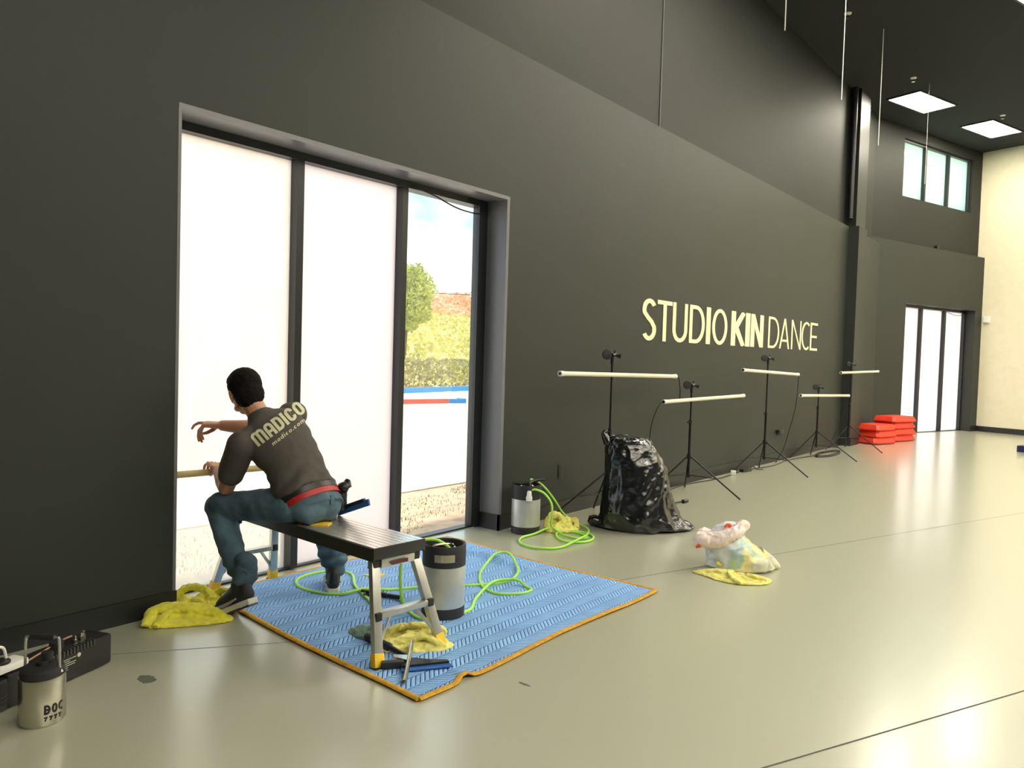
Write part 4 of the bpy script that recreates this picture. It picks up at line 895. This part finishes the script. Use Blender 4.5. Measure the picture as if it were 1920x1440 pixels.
# shirt
yax = Vector((0, 1, 0)); sh_ax = (P['Rs'] - P['Ls']).normalized(); spn = (P['nb'] - P['pel']).normalized()
def fr_(ax_): return ax_.cross(spn)
b = MB(); ax1 = Vector((.0, .98, .10)); ax2 = Vector((-.08, .96, .25))
b.loft([(P['pel'] + spn * .035, yax, fr_(yax), .150, .105), (P['pel'] + spn * .05, ax1, fr_(ax1), .164, .124), (P['pel'] + spn * .13, ax1, fr_(ax1), .158, .122), (P['sp'] + spn * .02, ax1, fr_(ax1), .155, .122), (P['sp'].lerp(P['ch'], .55), ax2, fr_(ax2), .168, .13),
        (P['ch'], ax2, fr_(ax2), .182, .130), (P['Ls'].lerp(P['Rs'], .5), sh_ax, fr_(sh_ax), .205, .115), (P['Ls'].lerp(P['Rs'], .5) + spn * .035, sh_ax, fr_(sh_ax), .170, .088), (P['nb'] + spn * .022, sh_ax, fr_(sh_ax), .086, .066), (P['nb'] + spn * .04, sh_ax, fr_(sh_ax), .070, .060)])
b.cap(P['Ls'], P['Rs'], .070, .070); b.cap(P['nb'] - spn * .06, P['nb'] + spn * .015, .09, .068)
b.ell(P['ch'] + Vector((.035, .07, .0)), (.09, .10, .11)); b.ell(P['ch'] + Vector((.03, -.06, -.03)), (.09, .10, .11))
b.chain([P['Ls'] + Vector((.005, .03, 0)), P['Ls'], P['Ls'].lerp(P['Le'], .45), P['Ls'].lerp(P['Le'], .66)], [.075, .073, .070, .068])
b.chain([P['Rs'] + Vector((.01, -.03, 0)), P['Rs'], P['Rs'].lerp(P['Re'], .6)], [.070, .070, .062])
def shirt_fold(co, nn):
    t = (co - P['pel']).dot(spn); low = max(0, 1 - t / .44)
    q = co + Vector((.03, .03, .03)) * noise.noise(co * 7); d = q.dot(Vector((.25, .75, -1.0)))
    w = math.sin(d * 62 + 2.5 * noise.noise(co * 5)) * (.35 + noise.noise(co * 4 + Vector((3, 1, 2))))
    return .016 * low * w + .0022 * noise.noise(co * 22) + .003 * ridge(co, 13) * (.3 + low)
me = remeshed(b, .0055, 5, shirt_fold); shirt = link('t_shirt', me, m_shirt, body)
# printed lettering on the back of the shirt, wrapped on its surface
bm_ = bmesh.new(); bm_.from_mesh(me); bvh = BVHTree.FromBMesh(bm_); bm_.free()
for v in body.data.vertices:                                # keep the trunk under the shirt
    c = v.co
    if (c - P['ch']).length < .26 and (c - P['nb']).dot(spn) < .015 and c.x > -3.70:
        p_, nn_, _, _ = bvh.find_nearest(c)
        if p_ is not None and (c - p_).dot(nn_) > -.009: v.co = p_ - nn_ * .010
def onshirt(px, py, lift):
    v = (dist_pt(px, py, 1.) - SRC).normalized(); h = bvh.ray_cast(SRC, v)
    if h[0] is None: return None
    return h[0] - v * .0022 + h[1] * (lift * .0008)
def printed(name, text, org, eu, ev, th, adv, step):
    b = MB(); x = 0; last = [None]
    for ch, w in text:
        def fn(gx, gy, hh, x=x):
            p = onshirt(org[0] + eu[0] * (x + gx) + ev[0] * gy, org[1] + eu[1] * (x + gx) + ev[1] * gy, 1 + hh)
            if p is None: p = last[0]
            last[0] = p; return p
        for l_ in glyph(ch, w, th): ribbon(b.bm, l_, th, fn, 1.0, step, 3)
        x += w + adv
    b.build(name, m_print, shirt, smooth=False)
# org = pixel of the lower left of the text on the cloth, eu/ev = its width/height directions per letter height
printed('back_print', [('m', .84), ('a', .56), ('d', .54), ('I', .2), ('c', .52), ('o', .54)], (484, 838), (25.2, -18.6), (-17.5, -20.5), .19, .075, .12)
printed('web_print', [('1m', .95), ('1a', .62), ('1d', .62), ('1i', .22), ('1c', .55), ('1o', .64), ('1.', .22), ('1c', .55), ('1o', .64), ('1m', .95)], (512, 836), (8.1, -6.3), (-4.2, -7.2), .17, .16, .25)
# jeans
b = MB(); b.ell(P['pel'] + Vector((.0, 0, -.005)), (.118, .150, .110)); b.ell(P['pel'] + Vector((.035, -.035, -.035)), (.085, .105, .076)); b.ell(P['pel'] + Vector((.035, .035, -.035)), (.085, .105, .076))
b.loft([(P['pel'] - spn * .06, yax, fr_(yax), .145, .115), (P['pel'] + spn * .035, yax, fr_(yax), .150, .112), (P['pel'] + spn * .065, yax, fr_(yax), .146, .106)])
b.chain([P['Lh'], P['Lh'].lerp(P['Lk'], .5), P['Lk']], [.092, .080, .068]); b.chain([P['Lk'], P['Lk'].lerp(P['La'], .35), P['Lk'].lerp(P['La'], .7), P['La'] + Vector((0, 0, .055))], [.068, .066, .059, .055])
for z_, r_ in ((.02, .056), (.055, .062), (.09, .057)): b.cap(P['La'] + Vector((.012, .004, z_ + .01)), P['La'] + Vector((.016, .006, z_ + .02)), r_, r_)
b.chain([P['Rh'], P['Rh'].lerp(P['Rk'], .5), P['Rk']], [.090, .080, .066]); b.chain([P['Rk'], P['Rk'].lerp(P['Ra'], .35), P['Rk'].lerp(P['Ra'], .7), P['Ra'] + Vector((0, 0, .07))], [.066, .064, .060, .058])
for z_, r_ in ((.05, .056), (.085, .062), (.12, .058)): b.cap(P['Ra'] + Vector((.01, .004, z_)), P['Ra'] + Vector((.012, .006, z_ + .01)), r_, r_)
def jean_fold(co, nn):
    k = 0
    for a in 'LR':
        kn = P[a + 'k']; an = P[a + 'a']; dk = (co - kn).length; t = (co - an).dot((kn - an).normalized())
        if (co - (an + (kn - an).normalized() * t)).length < .10 and t < .30: k += .007 * max(0, 1 - t / .26) * math.sin(t * 105 + 3 * noise.noise(co * 9))
        k += .005 * math.exp(-(dk / .10) ** 2) * math.sin((co.z * 60 + co.x * 70) + 3 * noise.noise(co * 8))
    return k + .004 * ridge(co, 10) + .002 * noise.noise(co * 25)
me = remeshed(b, .0055, 4, jean_fold)
for v in me.vertices:
    if v.co.z < H + .001 and (abs((v.co - Vector((-3.25, 2.512, 0))).dot(Vector((.064, .998, 0)))) < .165) and v.co.z > .42 and v.co.x > -3.9: v.co.z = H + .001
link('jeans', me, m_jean, body)
# red belt, dark band of the holster belt above it, and the pouch on the right hip
def band(c, ax_, a, bb_, hgt, m_, name, th=.004, a0=0, a1=360):
    b = MB(); f_ = fr_(ax_).normalized(); n_ = 48; R_ = []
    for k in range(n_ + 1):
        t = math.radians(a0 + (a1 - a0) * k / n_); o_ = ax_.normalized() * math.cos(t); 
        R_.append([b.bm.verts.new(c + ax_.normalized() * (a + e) * math.cos(t) + f_ * (bb_ + e) * math.sin(t) + spn * z) for e, z in ((0, -hgt / 2), (th, -hgt / 2), (th, hgt / 2), (0, hgt / 2))])
    for A, B in zip(R_, R_[1:]):
        for j in range(4): b.bm.faces.new((A[j], A[(j + 1) % 4], B[(j + 1) % 4], B[j]))
    b.bm.faces.new(R_[0]); b.bm.faces.new(R_[-1][::-1])
    return b.build(name, m_, body)
bx_ = Vector((0, .99, .06))
band(P['pel'] + spn * .000, bx_, .1545, .119, .034, m_beltred, 'belt'); band(P['pel'] + spn * .028, bx_, .158, .122, .030, m_black, 'holster_belt')
for yy in (.03,): MB().box((-.006, -.010, -.022), (.006, .012, .025), Matrix.Translation(P['pel'] + Vector((.120, yy, .012)))).build('belt_loop', m_jean, body)
b = MB(); pc = P['pel'] + Vector((.035, .165, .025)); b.ell(pc + Vector((0, -.01, -.03)), (.042, .028, .07)); b.ell(pc + Vector((.02, -.01, .03)), (.035, .026, .03)); b.tube([pc + Vector((-.02, 0, .0)), pc + Vector((.02, .015, .065)), pc + Vector((.05, .01, .03))], .011, 8, 4); b.box(pc + Vector((-.03, -.03, -.09)), pc + Vector((.035, .01, .0)), bev=.01)
link('tool_pouch', remeshed(b, .004, 3, lambda co, nn: .004 * noise.noise(co * 40)), m_black, body)
sqb = tag(empty('holstered_squeegee', (-3.13, 2.66, .55)), 'long blue and black squeegee sticking out behind the man over the platform', 'squeegee')
A = Vector((-3.28, 2.665, .528)) - Vector((-3.13, 2.66, .55)); B = Vector((-2.985, 2.62, .632)) - Vector((-3.13, 2.66, .55))
beam(MB(), A, B, .012, .034).build('blue_channel', m_blue, sqb); beam(MB(), A + Vector((0, 0, .018)), A.lerp(B, .86) + Vector((0, 0, .018)), .016, .02).build('black_blade', m_black, sqb)
# shoes
def shoe(pos, yaw, pitch, sc=1.0):
    """x forward; origin under the ball of the foot"""
    M_ = Matrix.Translation(pos) @ Matrix.Rotation(yaw, 4, 'Z') @ Matrix.Rotation(pitch, 4, 'Y') @ Matrix.Scale(sc, 4)
    out = [(-.182, .028), (-.178, -.028), (-.13, -.036), (-.06, -.033), (0, -.044), (.05, -.042), (.085, -.022), (.095, .008), (.08, .032), (.04, .046), (0, .046), (-.06, .038), (-.13, .038)]
    b = MB(); b.prism(out, 0, .026); me = remeshed(b, .004, 3); me.transform(M_)
    b = MB(); b.ell((.035, 0, .030), (.055, .042, .032)); b.cap((.02, 0, .042), (-.07, 0, .062), .038, .040); b.cap((-.07, 0, .055), (-.15, 0, .05), .038, .034); b.cap((-.10, 0, .07), (-.125, 0, .105), .038, .040); b.cap((-.150, 0, .045), (-.155, 0, .10), .032, .026)
    up = remeshed(b, .004, 3)
    for v in up.vertices: v.co.z = max(v.co.z, .018)
    up.transform(M_); s_ = link('shoe', up, mat('shoe_black', (.014, .014, .018), .6, bump=.3, bscale=300), body)
    link('sole', me, m_sole, s_)
    b = MB(); b.prism([(x * .97, y * .97) for x, y in out], -.006, .008); b.build('outsole', m_black, s_, mtx=M_)
    b = MB()
    for k in range(4): b.tube([(.015 - k * .025, -.024, .068 + k * .008), (.012 - k * .025, 0, .083 + k * .008), (.015 - k * .025, .024, .068 + k * .008)], .003, 6, 3)
    b.build('laces', mat('grey_lace', (.35, .35, .36), .8), s_, mtx=M_)
    b = MB()
    for sy in (-1, 1): b.tube([(-.12, sy * .039, .045), (-.04, sy * .040, .035), (.03, sy * .044, .035), (.06, sy * .034, .04)], [.004, .009, .008, .003], 8, 4, flat=1.0)
    b.build('side_stripe', mat('shoe_grey', (.30, .31, .33), .5), s_, mtx=M_)
shoe(Vector((-3.60, 2.225, .016)), math.atan2(-.03, -.25), math.radians(25), 1.14)
shoe(Vector((-3.61, 2.90, .020)), math.atan2(.60, -.80), 0, 1.04)
# the film tube he holds across the pane
tag(MB().tube([(-3.955, 2.08, .708), (-3.955, 2.66, .694)], .0185, 18).build('film_roll', m_tan), 'slim beige roll of film held level across the left pane', 'film roll')

# ------------------------------------------------------------------ outside
struct(MB().prism([(-4.205, -6), (-5.95, -6), (-5.95, 16), (-4.205, 16)], -.14, -.10).build('ground_dirt', m_dirt, smooth=False))
struct(MB().box((-6.42, -6, -.14), (-5.95, 40, -.085)).build('path', m_conc, smooth=False))
struct(MB().box((-60, -10, -.2), (-6.42, 80, -.10)).build('car_park', m_asph, smooth=False))
for (x, y, sx2, sy2), sd in zip([(-5.25, 5.6, .45, .9), (-4.9, 4.2, .35, .7), (-5.45, 3.4, .4, .9), (-5.6, 6.6, .25, .5), (-5.0, 2.6, .3, .5)], range(5)):
    b = MB(); rr = random.Random(sd)
    for k in range(500):
        a = rr.random() * 2 * PI; r_ = math.sqrt(rr.random()); p = Vector((x + sx2 * r_ * math.cos(a), y + sy2 * r_ * math.sin(a), -.10)); d = Vector((rr.uniform(-1, 1), rr.uniform(-1, 1), 0)) * .012
        v = [b.bm.verts.new(q) for q in (p - d * .4, p + d * .4, p + Vector((rr.uniform(-.01, .01), rr.uniform(-.01, .01), rr.uniform(.01, .035))))]; b.bm.faces.new(v)
    o = b.build('grass_patch', m_grass, smooth=False, fix=False); tag(o, 'sparse short grass patch on the dirt outside the window', 'grass', 'grass patches outside', 'stuff')
# kerbs: red island kerb with a blue end, long blue kerb
def kerb(name, pts, w, h, m_, label):
    b = MB(); P_ = [Vector((x, y, 0)) for x, y in pts]
    for p, q in zip(P_, P_[1:]):
        d = (q - p).normalized(); s_ = Vector((-d.y, d.x, 0)) * w / 2
        b.prism([tuple((p - s_))[:2], tuple((q - s_))[:2], tuple((q + s_))[:2], tuple((p + s_))[:2]], -.11, h)
    return tag(b.build(name, m_, smooth=False), label, 'kerb')
kerb('red_kerb', [(-17.6, 11.0), (-15.95, 17.0)], .16, .03, m_kred, 'red painted kerb of the island in the car park')
kerb('blue_kerb_end', [(-15.95, 17.0), (-15.75, 17.5), (-16.2, 17.8)], .16, .03, m_kblue, 'short blue painted end of the red kerb')
kerb('blue_kerb', [(-19.2, 8), (-20.6, 19.8), (-21.3, 26), (-22, 33)], .18, .09, m_kblue, 'long blue painted kerb at the far side of the car park')
m_stripe = mat('bay_paint', (.25, .55, .80), .8); m_stripew = mat('bay_paint_white', (.85, .85, .83), .8)
for k in range(3):
    o = MB().box((-20.6, 19.2 + k * 2.6, -.10), (-16.3, 19.32 + k * 2.6, -.096)).build('bay_line', m_stripe if k % 2 == 0 else m_stripew, smooth=False); o['kind'] = 'structure'
struct(MB().prism([(-19.3, 8), (-20.7, 19.8), (-21.4, 26), (-22.1, 33), (-26, 33), (-24, 8)], -.11, -.02).build('mulch_bed', m_mulch, smooth=False))
# hillside
def hz(x, y):
    s_ = (-x * .72 + y * .70)                 # distance away from the building
    t = max(0, s_ - 32.5); return -.02 + min(t, 36) * .170 + .25 * noise.noise(Vector((x * .12, y * .12, 0)))
b = MB(); G = []
for i in range(60):
    row = []
    for j in range(60):
        s_ = 30 + 44 * (i / 59) ** 1.0; w_ = -26 + 52 * j / 59; x = -s_ * .715 + w_ * .70; y = s_ * .70 + w_ * .715
        row.append(b.bm.verts.new((x, y, hz(x, y) + .22 * noise.noise(Vector((x * 1.3, y * 1.3, 2))))))
    G.append(row)
for i in range(59):
    for j in range(59): b.bm.faces.new((G[i][j], G[i + 1][j], G[i + 1][j + 1], G[i][j + 1]))
struct(b.build('hillside', m_hill))
def leaves(name, n_, sampler, size, m_, parent=None, seed=1):
    b = MB(); rr = random.Random(seed)
    for _ in range(n_):
        p = Vector(sampler(rr)); d = Vector((rr.uniform(-1, 1), rr.uniform(-1, 1), rr.uniform(-1, 1))).normalized(); e = d.orthogonal().normalized(); s_ = size * rr.uniform(.6, 1.3)
        v = [b.bm.verts.new(q) for q in (p - d * s_, p + e * s_ * .5, p + d * s_, p - e * s_ * .5)]; b.bm.faces.new(v)
    return b.build(name, m_, parent, smooth=False, fix=False)
def hs(rr):
    t = rr.random(); y = 10 + 22 * t; x = -21.0 - (y - 10) * .085; a = rr.random() * PI
    return (x - .7 + .75 * math.cos(a), y, .55 * math.sin(a) + .55 * math.sin(a) ** 2 + .14 * noise.noise(Vector((y * 2, a * 2, 0))) + .0)
o = leaves('hedge', 9000, hs, .085, m_leafh, seed=2); tag(o, 'long low clipped hedge behind the blue kerb', 'hedge')
def gs(rr):
    s_ = rr.uniform(33, 53); w_ = rr.uniform(-12, 10); x = -s_ * .715 + w_ * .70; y = s_ * .70 + w_ * .715; return (x, y, hz(x, y) + rr.uniform(0, .5))
o = leaves('ground_cover', 12000, gs, .14, m_hill, seed=5); tag(o, 'yellow green ground cover growing over the hillside', 'plants', kind='stuff')
def rs(rr):
    s_ = rr.uniform(55, 68); w_ = rr.uniform(-16, 12); x = -s_ * .715 + w_ * .70; y = s_ * .70 + w_ * .715; return (x, y, hz(x, y) + rr.uniform(0, .7))
o = leaves('flowering_ground_cover', 12000, rs, .2, m_flower, seed=6); tag(o, 'reddish flowering ground cover along the top of the hill', 'plants', kind='stuff')
tr = empty('hill_tree', (-27.0, 25.6, .9)); tag(tr, 'bushy light green tree on the hillside seen through the clear pane', 'tree')
MB().tube([(0, 0, -.6), (0, .1, 1.2), (.1, .2, 3.0)], [.14, .11, .06], 10, 4).build('trunk', m_bark, tr)
def ts(rr):
    while True:
        p = Vector((rr.uniform(-1, 1), rr.uniform(-1, 1), rr.uniform(-1, 1)))
        if p.length < 1: break
    p = p.normalized() * (.62 + .38 * rr.random()); s_ = 1 + .35 * noise.noise(p * 2.3)
    return (p.x * 1.35 * s_, p.y * 1.35 * s_, 3.05 + p.z * 1.65 * s_)
leaves('foliage', 9000, ts, .10, m_leafd, tr, 8)
a = dist_pt(700, 545, 60); c = dist_pt(960, 556, 60)
wire('power_line', [a, c], .02, 'thin power line crossing the sky above the hill', m_black)
